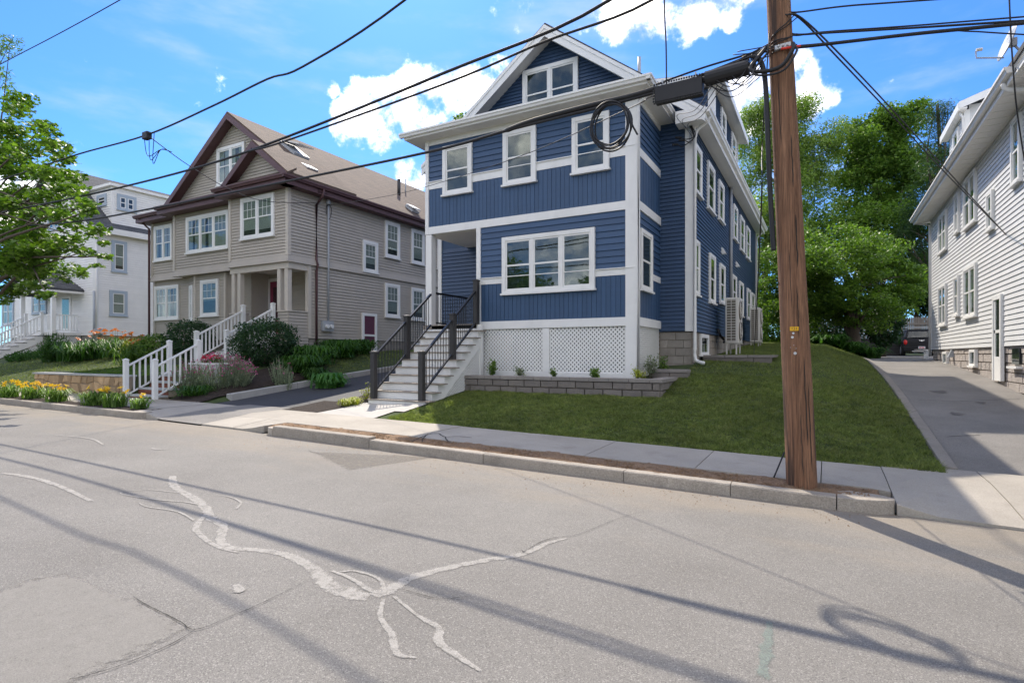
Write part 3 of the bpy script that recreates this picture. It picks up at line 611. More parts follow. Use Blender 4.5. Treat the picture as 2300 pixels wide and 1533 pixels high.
def blocks(parent, fr, s0, s1, z0, z1, bw, bh, m, t=.03, rough=0, name='block', zfun=None):
    r = 0; z = z0
    while z < z1-.02:
        zt = min(z+bh, z1); s = s0-(bw/2 if r % 2 else 0)
        while s < s1-.02:
            a, c = max(s, s0), min(s+bw, s1)
            if c-a > .04 and (zfun is None or zt > zfun(.5*(a+c))-.05):
                j = random.uniform(-.006, .006)+(random.uniform(-.006, .008) if rough else 0); P = fr.p; g = .005; e = .009 if rough else 0
                MB().hexa([P(a+g,-.03,z+g),P(c-g,-.03,z+g),P(c-g-e,t+j,z+g+e),P(a+g+e,t+j,z+g+e),P(a+g,-.03,zt-g),P(c-g,-.03,zt-g),P(c-g-e,t+j,zt-g-e),P(a+g+e,t+j,zt-g-e)]).build(name, M[m], parent, bevel=.006 if not rough else 0)
            s += bw
        z = zt; r += 1
def railing(parent, a, b, h0, h1, n, m, r=.009, rail=(.045, .04), name='rail', lower=True, sq=False):
    """top and bottom rail between two base points with n balusters, each a part"""
    a, b = Vector(a), Vector(b); U = Vector((0, 0, 1))
    MB().bar(a+U*h1, b+U*h1, *rail).build('handrail', M[m], parent)
    if lower: MB().bar(a+U*h0, b+U*h0, rail[0]*.8, rail[1]*.8).build('bottom_rail', M[m], parent)
    for i in range(n):
        p = a.lerp(b, (i+1)/(n+1))
        if sq: MB().box(p.x-r, p.x+r, p.y-r, p.y+r, p.z+h0, p.z+h1).build('baluster', M[m], parent)
        else: MB().tube([p+U*h0, p+U*h1], r, 6).build('baluster', M[m], parent)
def post(parent, x, y, z0, z1, w_, m, cap=.02, name='post'):
    h = w_/2; o = MB().box(x-h, x+h, y-h, y+h, z0, z1).build(name, M[m], parent, bevel=.004)
    if cap: MB().box(x-h-cap, x+h+cap, y-h-cap, y+h+cap, z1+.001, z1+.03).hexa([(x-h,y-h,z1+.031),(x+h,y-h,z1+.031),(x+h,y+h,z1+.031),(x-h,y+h,z1+.031),(x-.01,y-.01,z1+.06),(x+.01,y-.01,z1+.06),(x+.01,y+.01,z1+.06),(x-.01,y+.01,z1+.06)]).build('post_cap', M[m], o)
    return o
def wallbox(parent, name, x0, x1, y0, y1, z0, z1, m): return MB().box(x0, x1, y0, y1, z0, z1).build(name, M[m], parent)
# ================================================================== BLUE HOUSE
BF, BM = 12.6, 14.63                                     # front block plane, main wall plane
X0, X1 = onY(958, 0, BF).x, onY(1430, 0, BF).x           # front block -9.7 .. -3.8
XL, XR, YB = -10.78, -2.92, 29.0
XD = onY(1076, 0, BF).x                                  # right edge of the porch recess
Z_B0, Z_B1, Z_L0, Z_L1, Z_M0, Z_M1, Z_U0, Z_U1, Z_T = 2.29, 2.47, 3.44, 3.59, 4.93, 5.13, 6.17, 6.36, 7.38
ZE = 7.52; PF = 2.42
bh = thing('blue_house', 'tall blue house with white trim, front gable and lattice skirting', 'house', (-6.8, 13.6, .9))
fF, fM, fR, fB = faceY(BF), faceY(BM), faceX(XR), faceX(X1)
# walls (backing)
wf = wallbox(bh, 'front_wall', XD, X1, BF, BM, Z_B0, ZE, 'bluelap')
wu = wallbox(bh, 'upper_front_wall', X0, XD-.001, BF, BM, Z_M0+.02, ZE, 'bluelap')
wm = wallbox(bh, 'main_wall', XL, XR, BM+.001, YB, 2.2, ZE+.02, 'blueclap')
# upper front: lap boards, belt, vertical boards
claps(wu, fF, X0+.02, X1-.02, Z_U1, Z_T, .155, 'bluelap', .028, name='lap_board')
vboards(wu, fF, X0+.1, X1-.25, Z_M1, Z_U0, .118, 'bluelap')
claps(wf, fF, XD+.02, X1-.02, Z_L1, Z_M0, .155, 'bluelap', .028, name='lap_board')
vboards(wf, fF, XD+.07, X1-.25, Z_B1, Z_L0, .118, 'bluelap')
for a, d_, z0, z1 in ((X0, .042, Z_M0, Z_M1), (XD, .042, Z_B0-.02, Z_B1), (X0, .03, Z_U0, Z_U1), (XD, .03, Z_L0, Z_L1), (X0, .03, Z_T, ZE)): MB().fbox(fF, a, X1, 0, d_, z0, z1).build('belt_trim', M['white'], bh, bevel=.003)
MB().box(X0-.012, X0+.1, BF-.048, BF+.1, Z_M0-.003, ZE).build('corner_board', M['white'], bh, bevel=.003); MB().box(X1-.25, X1+.046, BF-.048, BF+.12, 1.04, ZE).build('corner_board', M['white'], bh, bevel=.003); MB().fbox(fF, XD-.06, XD+.07, .001, .046, Z_B0, Z_M0-.001).build('corner_board', M['white'], bh, bevel=.003)
MB().fbox(fF, X0, X1-.03, .028, .06, Z_U1, Z_U1+.02).fbox(fF, XD, X1-.03, .028, .06, Z_L1, Z_L1+.02).build('drip_cap', M['white'], bh)
for px0, px1, yt, yb in ((997,1062.5,331.7,441), (1132,1206,299,419), (1286.5,1370,268,393)):
    window(bh, fF, *wpx('Y', BF, px0, px1, yt, yb), cas=.105, dep=.08, glass='glass2', inside='room')
window(bh, fF, *wpx('Y', BF, 1130, 1338, 534.8, 661), units=3, cas=.105, dep=.08, glass='glass2', inside='room')
# right face of the front block
for a, b, nm in ((Z_U1, Z_T, 0), (Z_L1, Z_M0, 0)): claps(wf, fB, BF+.05, BM-.01, a, b, .155, 'bluelap', .028, name='lap_board')
for a, b in ((Z_M1, Z_U0), (Z_B1, Z_L0)): vboards(wf, fB, BF+.12, BM-.01, a, b, .118, 'bluelap')
for d_, z0, z1 in ((.042, Z_M0, Z_M1), (.042, Z_B0-.02, Z_B1), (.03, Z_U0, Z_U1), (.03, Z_L0, Z_L1), (.03, Z_T, ZE)): MB().fbox(fB, BF+.121, BM-.02, 0, d_, z0, z1).build('belt_trim', M['white'], bh)
window(bh, fB, *wpx('X', X1, 1434.5, 1460, 512, 649), cas=.095, dep=.08, glass='glass2', inside='room')
# lattice skirting
zb0 = 1.05
MB().fbox(fF, XD-.06, X1-.251, -.06, .02, zb0, 1.18).fbox(fF, XD-.06, XD+.08, -.06, .02, 1.181, Z_B0-.021).fbox(fF, *[onY(p, 0, BF).x for p in (1218.5, 1234)], -.06, .02, 1.181, Z_B0-.021).fbox(fB, BF+.121, BM-.02, -.04, .02, 1.1, 1.2).build('lattice_frame', M['white'], bh, bevel=.003)
xa, xb = onY(1219, 0, BF).x, onY(1233.5, 0, BF).x
for a, b in ((XD+.08, xa), (xb, X1-.25)): lattice(bh, Fr((0, BF+.03, 0), (1, 0, 0), (0, -1, 0)), [(a, 1.17), (b, 1.17), (b, Z_B0), (a, Z_B0)])
lattice(bh, faceX(X1-.03), [(BF+.1, 1.19), (BM, 1.19), (BM, Z_B0), (BF+.1, Z_B0)])
wallbox(bh, 'crawl_shade', XD+.1, X1-.12, BM-.4, BM-.3, .8, Z_B0, 'dark')  # near-black panel, its colour stands in for the shade behind the lattice
# porch recess: ceiling, floor, side wall, column
wallbox(bh, 'porch_floor', X0-.02, XD-.001, BF-.12, BM-.002, PF-.12, PF, 'tread')
wallbox(bh, 'porch_ceiling', X0+.005, XD-.002, BF+.034, BM-.001, Z_M0-.01, Z_M0+.018, 'soffit')
for i in range(16): MB().box(X0+.02+i*.105, X0+.118+i*.105, BF+.14, BM-.02, Z_M0-.017, Z_M0-.0101).build('ceiling_board', M['soffit'], bh)
claps(bh, faceX(XD-.002, -1), BF+.08, BM-.01, PF, Z_M0-.02, .115, 'blueclap', .032)
claps(wm, fM, XL+.12, XD-.02, 2.2, Z_M0, .115, 'blueclap', .032)
post(bh, X0+.1, BF+.06, PF, Z_M0-.012, .2, 'white', 0, 'porch_column')
MB().box(X0-.01, XD-.02, BF-.125, BF-.1, 2.1, PF-.121).build('porch_fascia', M['white'], bh)
MB().box(XL-.02, XL+.12, BM-.045, BM+.1, 1.0, ZE).build('corner_board', M['white'], bh)
# jog wall and right side
claps(wm, fM, X1+.002, XR-.19, 2.22, ZE, .1, 'blueclap', .032)
claps(wm, fR, BM+.16, YB-.14, 2.2, ZE, .1, 'blueclap', .032)
MB().box(XR-.19, XR+.042, BM-.042, BM+.16, 2.2, ZE).build('corner_board', M['white'], bh, bevel=.003); MB().box(XR-.1, XR+.042, YB-.14, YB+.02, 2.2, ZE).build('corner_board', M['white'], bh)
blocks(wallbox(bh, 'foundation', XL+.05, XR-.05, BM+.06, YB-.05, .6, 2.19, 'mortar'), faceY(BM+.06), X1, XR-.05, 1.18, 2.19, .4, .2, 'block')
fnd = [c for c in bh.children if c.name.startswith('foundation')][0]
blocks(fnd, faceX(XR-.05), BM+.06, YB-.05, 1.2, 2.19, .4, .2, 'block', zfun=lambda y: zg(-2.8, y))
for px0, px1, yt, yb in ((1557,1571.6,320,430),(1586,1601,359.5,466),(1611,1622,402,491),(1644.7,1653.4,456.8,534.5),(1660,1669,482,560),(1674,1681.7,505.7,578),
                         (1556.5,1566.6,536,661),(1590,1602.7,567,678),(1613.6,1624.6,590,680),(1642,1651,615,690),(1658,1666.7,630,708),(1675.8,1683,646,716),(1685.5,1692,656,712)):
    window(bh, fR, *wpx('X', XR, px0, px1, yt, yb), cas=.09, glass='glass', inside='room')
window(bh, faceX(XR-.04), *wpx('X', XR-.04, 1569, 1587, 749, 797), cas=.1, single=True)
for px, py in ((1620, 564), (1652, 594)):
    p = onX(px, py, XR); MB().hexa([(XR+.01,p.y-.1,p.z-.1),(XR+.16,p.y-.1,p.z-.1),(XR+.16,p.y+.1,p.z-.1),(XR+.01,p.y+.1,p.z-.1),(XR+.01,p.y-.1,p.z+.13),(XR+.05,p.y-.1,p.z+.1),(XR+.05,p.y+.1,p.z+.1),(XR+.01,p.y+.1,p.z+.13)]).build('wall_vent', M['white'], bh)
p = onX(1637, 440, XR); q = onX(1637, 672, XR); pipe(bh, [(XR+.07, p.y, p.z+.5), (XR+.07, p.y, q.z)], .05, 'greybox', 'conduit')
# front block roof, gutters, soffit
GY0, GX0, GX1, GZ_ = 12.2, -10.15, -3.42, 7.56
MB().box(GX0, GX1, GY0, BM+.4, ZE-.002, ZE+.03).build('soffit', M['soffit'], bh)
for i in range(13): MB().box(GX0+.02+i*.51, GX0+.5+i*.51, GY0+.02, BF-.04, ZE-.008, ZE-.0021).build('soffit_panel', M['soffit'], bh)
MB().box(GX0, GX1, GY0-.02, GY0, ZE-.01, ZE+.19).box(GX1, GX1+.02, GY0-.02, BM+.02, ZE-.01, ZE+.19).box(GX0-.02, GX0, GY0-.02, BM+.02, ZE-.01, ZE+.19).build('fascia', M['white'], bh)
gutter(bh, (GX0-.12, GY0-.02, GZ_), (GX1+.12, GY0-.02, GZ_), (0, -1, 0), 'white'); gutter(bh, (GX1+.02, GY0-.13, GZ_), (GX1+.02, BM-.02, GZ_), (1, 0, 0), 'white')
MB().add([(GX0-.03,GY0-.05,ZE+.19),(GX1+.03,GY0-.05,ZE+.19),(GX1+.03,BM+.05,ZE+.19),(GX1-.9,BM+.05,ZE+.62),(GX0+.9,BM+.05,ZE+.62),(GX0-.03,BM+.05,ZE+.19)], [(0,1,3,4),(1,2,3),(0,4,5),(0,5,2,1)]).build('porch_roof', M['darkroof'], bh)
pipe(bh, spline([(GX1+.06, GY0+.25, GZ_), (GX1-.05, GY0+.32, GZ_-.12), (X1+.05, BF-.02, GZ_-.3), (X1+.06, BF-.07, GZ_-.5)], 5)+[Vector((X1+.06, BF-.07, 1.2))], .04, 'white', 'downspout')
# main gable roof
RX, RZ, SLP = (XL+XR)/2, 10.72, .749; EX = XR+.36; WX = XL-.36; EZ = RZ-SLP*(EX-RX); GYF = BM-.42
def rz(x): return RZ-SLP*abs(x-RX)
MB().prism([(RX,GYF,RZ),(EX,GYF,EZ),(EX,GYF,EZ+.10),(RX,GYF,RZ+.13),(WX,GYF,EZ+.10),(WX,GYF,EZ)], (0, YB+.4-GYF, 0)).build('main_roof', M['darkroof'], bh)
gz = ZE+.3
gw = MB().prism([(XL+.3,BM+.02,rz(XL+.3)-.12),(XR-.3,BM+.02,rz(XR-.3)-.12),(RX,BM+.02,RZ-.12)], (0, .1, 0)).build('gable_wall', M['blueclap'], bh)
claps(gw, faceY(BM+.02), 0, 0, 7.5, RZ-.15, .1, 'blueclap', .032, clip=lambda z: (RX-(RZ-.13-z)/SLP, RX+(RZ-.13-z)/SLP))
for sg, xe in ((1, EX), (-1, WX)):                        # rake boards and soffits
    MB().prism([(RX,GYF-.03,RZ-.02),(xe,GYF-.03,EZ-.02),(xe,GYF-.03,EZ-.26),(RX,GYF-.03,RZ-.26)], (0, .035, 0)).build('rake_board', M['white'], bh)
    MB().prism([(RX,GYF-.05,RZ+.06),(xe,GYF-.05,EZ+.06),(xe,GYF-.05,EZ-.05),(RX,GYF-.05,RZ-.05)], (0, .02, 0)).build('rake_crown', M['white'], bh)
    MB().prism([(RX,GYF+.006,RZ-.17),(xe,GYF+.006,EZ-.17),(xe,GYF+.006,EZ-.14),(RX,GYF+.006,RZ-.14)], (0, BM-GYF+.02, 0)).build('rake_soffit', M['soffit'], bh)
window(bh, faceY(BM+.02), *wpx('Y', BM+.02, 1176, 1300, 163, 262), units=2, cas=.11, dep=.085, glass='glass2', inside='room', split=.42)
# right eave, return box, gutter, downspouts
MB().box(XR-.02, EX-.01, GYF, YB+.35, EZ-.16, EZ-.13).build('soffit', M['soffit'], bh)
MB().box(EX-.011, EX+.012, GYF, YB+.35, EZ-.17, EZ+.06).build('fascia', M['white'], bh)
MB().box(X1+.5, EX+.01, GYF-.032, GYF+.01, EZ-.2, EZ+.1).box(X1+.5, EX-.012, GYF+.011, BM-.031, EZ-.2, EZ-.17).build('eave_return', M['white'], bh)
gutter(bh, (EX+.012, GYF-.02, EZ-.04), (EX+.012, YB+.36, EZ-.04), (1, 0, 0), 'white', .13, .12)
pipe(bh, spline([(EX+.06, BM-.1, EZ-.04), (EX-.02, BM-.1, EZ-.16), (XR+.12, BM-.1, EZ-.32), (XR+.06, BM-.085, EZ-.5)], 5)+[Vector((XR+.06, BM-.085, 1.75))]+spline([(XR+.06, BM-.085, 1.6), (XR+.1, BM-.1, 1.46), (XR+.3, BM-.16, 1.4)], 5), .042, 'white', 'downspout')
pipe(bh, [(EX, YB-.1, EZ-.1), (XR+.06, YB-.1, EZ-.4), (XR+.06, YB-.1, 2.1)], .045, 'white', 'downspout')
# shed dormer
ya, yb_ = onX(1603, 250, XR-.25).y, onX(1655, 379, XR-.25).y; dz = 10.22
dm = wallbox(bh, 'dormer', RX+.5, XR-.25, ya, yb_, 8.0-.3, dz, 'blueclap'); fD = faceX(XR-.25); fDf = faceY(ya)
claps(dm, fD, ya+.1, yb_-.1, 7.75, dz-.02, .1, 'blueclap', .032); claps(dm, fDf, RX+.6, XR-.4, 8.2, dz-.02, .1, 'blueclap', .032)
MB().box(XR-.42, XR-.205, ya-.045, ya+.12, 7.8, dz).box(XR-.38, XR-.205, yb_-.12, yb_+.03, 7.8, dz).build('corner_board', M['white'], dm)
for px0, px1, yt, yb2 in ((1617, 1627, 240, 318), (1641, 1650, 295, 362)): window(dm, fD, *wpx('X', XR-.25, px0, px1, yt, yb2), cas=.09, inside='room')
MB().prism([(RX+.2,ya-.4,RZ+.12),(XR+.12,ya-.4,dz+.06),(XR+.12,ya-.4,dz+.22),(RX+.2,ya-.4,RZ+.3)], (0, yb_-ya+.8, 0)).build('dormer_roof', M['darkroof'], dm)
MB().prism([(RX+.2,ya-.43,RZ+.02),(XR+.14,ya-.43,dz-.04),(XR+.14,ya-.43,dz+.2),(RX+.2,ya-.43,RZ+.27)], (0, .028, 0)).box(XR+.121, XR+.15, ya-.4, yb_+.42, dz-.05, dz+.19).build('dormer_fascia', M['white'], dm)
MB().prism([(RX+.6,ya-.4,RZ-.06),(XR+.12,ya-.4,dz+.01),(XR+.12,ya-.4,dz+.05),(RX+.6,ya-.4,RZ-.02)], (0, yb_-ya+.8, 0)).build('dormer_soffit', M['soffit'], dm)
pipe(bh, [(RX+2.2, BM+1.2, rz(RX+2.2)), (RX+2.2, BM+1.2, rz(RX+2.2)+1.0)], .05, 'greybox', 'vent_pipe')
# ------------------------------------------------------------------ front stairs
st = thing('front_stairs', 'white-risered wooden stairs with black railings up to the blue porch', 'stairs', (-8.6, 11.2, .38))
SX0, SX1, SY0, SZ0, NR = -9.47, -7.72, 10.06, .385, 11
RI = (PF-SZ0)/NR; RU = (BF-.12-SY0)/(NR-1)
for i in range(NR):
    y = SY0+i*RU; z = SZ0+(i+1)*RI
    MB().box(SX0+.02, SX1-.12, y, y+.02, z-RI+(.001 if i else -.1), z-.026).build('riser', M['white'], st)
    if i < NR-1: MB().box(SX0-.02, SX1+.03, y-.035, y+RU-.012, z-.026, z).build('tread', M['tread'], st, bevel=.004)
def strg(x): return [(x, SY0, SZ0-.1), (x, SY0+.32, SZ0-.1), (x, BF-.13, PF-.62), (x, BF-.13, PF-.03), (x, BF-.2, PF-.03)]+[q for i in range(NR-1, 0, -1) for q in ((x, SY0+(i)*RU, SZ0+i*RI-.028), (x, SY0+(i-1)*RU, SZ0+i*RI-.028))]
def stringer(x0, x1):
    b = MB()
    for i in range(NR-1):
        y = SY0+i*RU; z = SZ0+(i+1)*RI-.027; lo = SZ0-.1 if i < 2 else max(SZ0-.1, z-RI-.32)
        lo2 = SZ0-.1 if i < 2 else z-.30
        b.hexa([(x0,y+.0005,lo),(x1,y+.0005,lo),(x1,y+RU-.0005,lo2),(x0,y+RU-.0005,lo2),(x0,y+.0005,z),(x1,y+.0005,z),(x1,y+RU-.0005,z),(x0,y+RU-.0005,z)])
    return b.build('stringer', M['white'], st)
stringer(SX1-.119, SX1-.08); stringer(SX0-.01, SX0+.019)
fS = faceX(SX1-.13); ym = BF-.13
lattice(st, fS, [(SY0+.75, SZ0-.05), (ym, SZ0-.05+.35), (ym, PF-.4), (SY0+.5, SZ0+.1)], .05, .03)
MB().box(SX1-.15, SX1-.06, ym-.12, ym, .6, PF-.03).build('skirt_post', M['white'], st)
def zst(y): return SZ0+RI+(y-SY0)/RU*RI
yp = [SY0+.10, SY0+5*RU+.1, BF-.17]
for x in (SX0+.07, SX1-.25):
    for j, y in enumerate(yp[:2]): post(st, x, y, SZ0+RI*(1 if j == 0 else 6), SZ0+RI*(1 if j == 0 else 6)+1.08, .125, 'charcoal', .012)
    if x > -9: post(st, x, yp[2], PF-.02, PF+1.1, .125, 'charcoal', .012)
    for j in (0, 1):
        a = (x, yp[j]+.06, zst(yp[j]+.06)-.02); b = (x, yp[j+1]-.06, zst(yp[j+1]-.06)-.02)
        railing(st, a, b, .10, .93, 9, 'black', .010, (.055, .05))
a = (X0+.1, BF+.17, PF); railing(st, a, (X0+.1, BM-.1, PF), .08, .92, 14, 'black', .010, (.055, .05))
# ------------------------------------------------------------------ block planter wall
rw = thing('block_retaining_wall', 'low grey-brown block retaining wall with capstones under the lattice', 'wall', (-5.6, 11.75, .6))
WY, wx0, wx1 = 11.72, onY(1025, 0, 11.72).x, onY(1483, 0, 11.72).x
fW = faceY(WY); core = wallbox(rw, 'wall_core', wx0+.03, wx1-.03, WY+.03, WY+.25, .4, 1.0, 'mortar')
blocks(core, fW, wx0, wx1, .70, 1.02, .43, .16, 'wallblock', .03, 1)
blocks(core, faceX(wx1), WY, 13.0, .70, 1.02, .43, .16, 'wallblock', .03, 1)
blocks(core, faceX(wx0, -1), WY, BF-.2, .70, 1.02, .43, .16, 'wallblock', .03, 1)
x = wx0-.05
while x < wx1: MB().box(x+.003, min(x+.45, wx1+.06)-.003, WY-.05, WY+.26, 1.021, 1.10).build('capstone', M['wallcap'], rw, bevel=.008); x += .45
y = WY+.261
while y < 13.1: MB().box(wx1-.25, wx1+.06, y+.003, y+.40, 1.021, 1.10).build('capstone', M['wallcap'], rw, bevel=.008); y += .405
for i in range(2):
    MB().box(wx1-.55+i*.41, wx1-.15+i*.41, 13.12, 13.4, 1.02, 1.2).build('block', M['wallblock'], rw, bevel=.01); MB().box(wx1-.57+i*.41, wx1-.14+i*.41, 13.09, 13.42, 1.201, 1.27).build('capstone', M['wallcap'], rw, bevel=.008)
o = sheet('mulch_bed', np.linspace(wx0+.1, wx1-.05, 40), np.linspace(WY+.1, BM+.02, 14), lambda x, y: 1.02+.02*math.sin(x*9)+random.uniform(0, .02)+(max(0, y-12.8)*.12 if x > X1 else 0), M['mulch'], inside=lambda x, y: y < BF+.1 or x > X1-.1); tag(o, None, None, kind='structure')
# ------------------------------------------------------------------ condensers
def condenser(px0, pz, label, X):
    c = onX(px0, 780, X); y = c.y; z = pz
    t = thing('heat_pump', label, 'heat pump', (X+.1, y, z), 'heat pumps beside the blue house'); xa, xb, ye = X, X+.36, y+.95; zb = z+.34
    MB().box(xa, xb, y, ye, zb, zb+1.34).build('cabinet', M['acwhite'], t, bevel=.015)
    MB().box(xa+.03, xb-.06, y-.006, y-.001, zb+.05, zb+1.28).build('coil', M['acgrille'], t)
    for i in range(16): MB().box(xa+.02, xb-.05, y-.014, y-.007, zb+.06+i*.079, zb+.075+i*.079).build('louver', M['acwhite'], t)
    for i in (0, 1, 2): MB().box(xa+.03+i*.13, xa+.045+i*.13, y-.012, y-.0065, zb+.05, zb+1.28).build('louver', M['acwhite'], t)
    for k in (0, 1):
        zc = zb+.36+k*.62; MB().tube([(xb+.001, y+.42, zc), (xb+.03, y+.42, zc)], .28, 20).build('fan_guard', M['acgrille'], t)
        for rr in (.1, .19, .28): MB().tube([(xb+.035, y+.42+rr*math.cos(a), zc+rr*math.sin(a)) for a in np.linspace(0, 6.2832, 21)], .006, 5, False).build('guard_ring', M['acwhite'], t)
    for dx in (.03, .3):
        for dy in (.08, .85): MB().box(xa+dx-.02, xa+dx+.02, y+dy-.02, y+dy+.02, z, zb-.03).build('leg', M['acwhite'], t)
    MB().box(xa, xb+.03, y+.05, y+.09, zb-.03, zb).box(xa, xb+.03, y+.83, y+.87, zb-.03, zb).build('stand_rail', M['acwhite'], t)
condenser(1629, 1.62, 'two-fan ivory heat pump on a white stand, nearer the corner downspout', XR+.3)
condenser(1684.5, 1.78, 'two-fan ivory heat pump on a white stand, nearer the rear of the blue house', XR+.3)
pd = thing('block_landing', 'low grey block landing on the lawn under the heat pumps', 'landing', (-2, 16, 1.4))
for i in range(4): MB().box(XR+.05+i*.42, XR+.46+i*.42, 15.6, 15.85, 1.25, 1.53).build('block', M['wallblock'], pd, bevel=.01)
for i in range(3): MB().box(XR+.05+i*.56, XR+.6+i*.56, 15.57, 19.6, 1.531, 1.60).build('capstone', M['wallcap'], pd, bevel=.008)
for i in range(3): MB().box(XR+.05+i*.5, XR+.54+i*.5, 21.2, 24.2, 1.5, 1.77).build('capstone', M['wallcap'], pd, bevel=.008)
pipe(bh, spline([onX(1608, 738, XR)+Vector((.06, 0, 0)), onX(1608, 752, XR)+Vector((.12, 0, 0)), onX(1612, 765, XR)+Vector((.2, 0, 0)), onX(1626, 768, XR+.3)], 6), .035, 'wire', 'line_set')
# ================================================================== TAN HOUSE
th = thing('tan_house', 'tan clapboard two-family house with plum trim and brown shingle roof', 'house', (-21, 14, 1.5))
TL, TR, TM, TQ = -25.8, -16.1, -23.45, -19.24
YL, YM, YR, Y1, YP, YE = 14.0, 13.6, 13.2, 14.1, 14.9, 28.0
T0, T1, T2 = 2.2, 4.83, 7.3
fTR = faceX(TR)
tw = wallbox(th, 'first_floor_wall', TL, TQ, Y1, YE, T0, T1, 'tanclap'); wallbox(th, 'porch_back_wall', TQ+.001, TR-.02, YP, YE-.01, T0, T1, 'tanclap')
t2 = wallbox(th, 'second_floor_wall', TL, TM, YL, YE-.02, T1, T2+.1, 'tanclap'); t3 = wallbox(th, 'second_floor_wall', TM+.001, TQ-.001, YM, YE-.03, T1-.001, T2+.1, 'tanclap'); t4 = wallbox(th, 'second_floor_wall', TQ, TR, YR, YE, T1+.001, T2+.1, 'tanclap')
E = .11
claps(tw, faceY(Y1), TL+.08, TQ, T0, T1-.1, E, 'tanclap'); claps(t2, faceY(YL), TL+.08, TM-.01, T1+.1, T2, E, 'tanclap'); claps(t3, faceY(YM), TM+.08, TQ-.01, T1+.1, T2, E, 'tanclap'); claps(t4, faceY(YR), TQ+.08, TR-.08, T1+.1, T2, E, 'tanclap')
sideL = faceX(TM, -1); claps(t3, faceX(TQ, -1), YR+.08, YM, T1+.1, T2, E, 'tanclap')
claps(t4, fTR, YR+.08, YE, T1+.12, T2, E, 'tanclap'); tr1 = wallbox(th, 'side_wall', TR-.1, TR, 14.06, YE, T0, T1, 'tanclap'); claps(tr1, fTR, 14.16, YE, T0, T1-.05, E, 'tanclap')
sk = MB()                                                 # flared skirts between the floors
for (a, b, y) in ((TL, TM, YL), (TM, TQ, YM), (TQ, TR, YR)): sk.hexa([(a-.05,y-.10,T1-.03),(b+.05,y-.10,T1-.03),(b+.05,y+.05,T1-.03),(a-.05,y+.05,T1-.03),(a,y-.02,T1+.24),(b,y-.02,T1+.24),(b,y+.05,T1+.24),(a,y+.05,T1+.24)])
sk.build('skirt_board', M['tanclap'], th)
MB().hexa([(TR-.05,YR-.1,T1-.029),(TR+.09,YR-.1,T1-.029),(TR+.09,YE,T1-.029),(TR-.05,YE,T1-.029),(TR-.05,YR-.02,T1+.24),(TR+.022,YR-.02,T1+.24),(TR+.022,YE,T1+.24),(TR-.05,YE,T1+.24)]).build('skirt_board', M['tanclap'], th)
for q in [(x-.04, x+.09, y-.045, y+.09, T1+.2, T2+.05) for x, y in ((TL, YL), (TM, YM), (TQ, YR))]+[(TR-.09, TR+.045, YR-.045, YR+.09, T1+.2, T2+.05), (TL-.04, TL+.09, Y1-.045, Y1+.09, T0, T1-.04), (TR-.12, TR+.045, 14.03, 14.16, T0, T1-.04)]: wallbox(th, 'corner_board', *q, 'tantrim')
# bay on the first floor
b0, b1, b2 = (-23.25, Y1), (-22.25, 13.74), (-20.3, 13.74)
bay = MB().prism([(*b0, T0), (*b1, T0), (*b2, T0), (-20.1, Y1+.1, T0), (b0[0], Y1+.1, T0)], (0, 0, T1-T0-.031)).build('bay_window_wall', M['tanclap'], th)
dv = Vector((b1[0]-b0[0], b1[1]-b0[1], 0)); ln = dv.length; dv.normalize(); fBay = Fr((*b0, 0), dv, (dv.y, -dv.x, 0)); claps(bay, fBay, .02, ln-.06, T0, T1-.1, E, 'tanclap'); claps(bay, faceY(13.74), b1[0]+.06, b2[0]-.06, T0, T1-.1, E, 'tanclap')
MB().box(b1[0]-.06, b1[0]+.07, 13.70, 13.80, T0, T1-.04).box(b2[0]-.07, b2[0]+.04, 13.70, 13.80, T0, T1-.04).build('corner_board', M['tantrim'], bay)
kw = dict(grille=(3, 2), cas=.12, dep=.08)
window(th, faceY(YL), *wpx('Y', YL, 349, 389.5, 510, 588), units=2, inside='curtain', **kw); window(th, faceY(YM), *wpx('Y', YM, 421, 516, 490, 571), units=3, inside='curtain', **kw)
window(th, faceY(YR), *wpx('Y', YR, 543.5, 618.5, 448, 540), units=2, inside='blind', **kw); window(th, faceY(Y1), *wpx('Y', Y1, 350, 404, 644, 719), units=2, inside='curtain', **kw)
window(bay, faceY(13.74), *wpx('Y', 13.74, 453, 493, 630, 711), inside='blind', **kw); window(bay, fBay, .28, .82, 3.0, 4.45, inside='blind', **kw)
for px0, px1, yt, yb, gr in ((813,846.7,538,609,1),(863,896,494,576,1),(922,951,512.5,590,1),(863,896,635,711,1),(922,951,645,718,1),(980,1003,536,604,1)):
    window(th, fTR, *wpx('X', TR, px0, px1, yt, yb), inside='blind', **kw)
# porch
wallbox(th, 'porch_deck', TQ, TR-.02, YR-.05, YP-.002, 2.2, 2.32, 'tread'); wallbox(th, 'porch_ceiling', TQ+.05, TR-.05, YR+.05, YP-.003, T1-.06, T1-.035, 'soffit')
MB().box(TQ-.01, TR+.02, YR+.0, YR+.2, 4.58, T1-.032).box(TR-.18, TR+.02, YR+.201, 14.05, 4.58, T1-.032).build('porch_beam', M['tantrim'], th)
for px in (528, 541, 630.5, 647): post(th, onY(px, 0, YR+.1).x, YR+.1, 3.14, 4.58, .17, 'tantrim', 0, 'porch_column')
claps(th, faceY(YP), TQ, TR-.1, 2.32, T1-.07, E, 'tanclap')
hx0, hx1 = onY(549, 0, YR).x, onY(624, 0, YR).x
hw = wallbox(th, 'porch_half_wall', hx1, TR, YR+.02, YR+.18, 1.9, 3.1, 'tanclap'); claps(hw, faceY(YR+.02), hx1, TR, 1.9, 3.1, E, 'tanclap'); claps(hw, fTR, YR+.02, 14.05, 1.9, 3.1, E, 'tanclap'); wallbox(hw, 'cap', hx1-.03, TR+.05, YR-.03, YR+.23, 3.101, 3.139, 'tantrim')
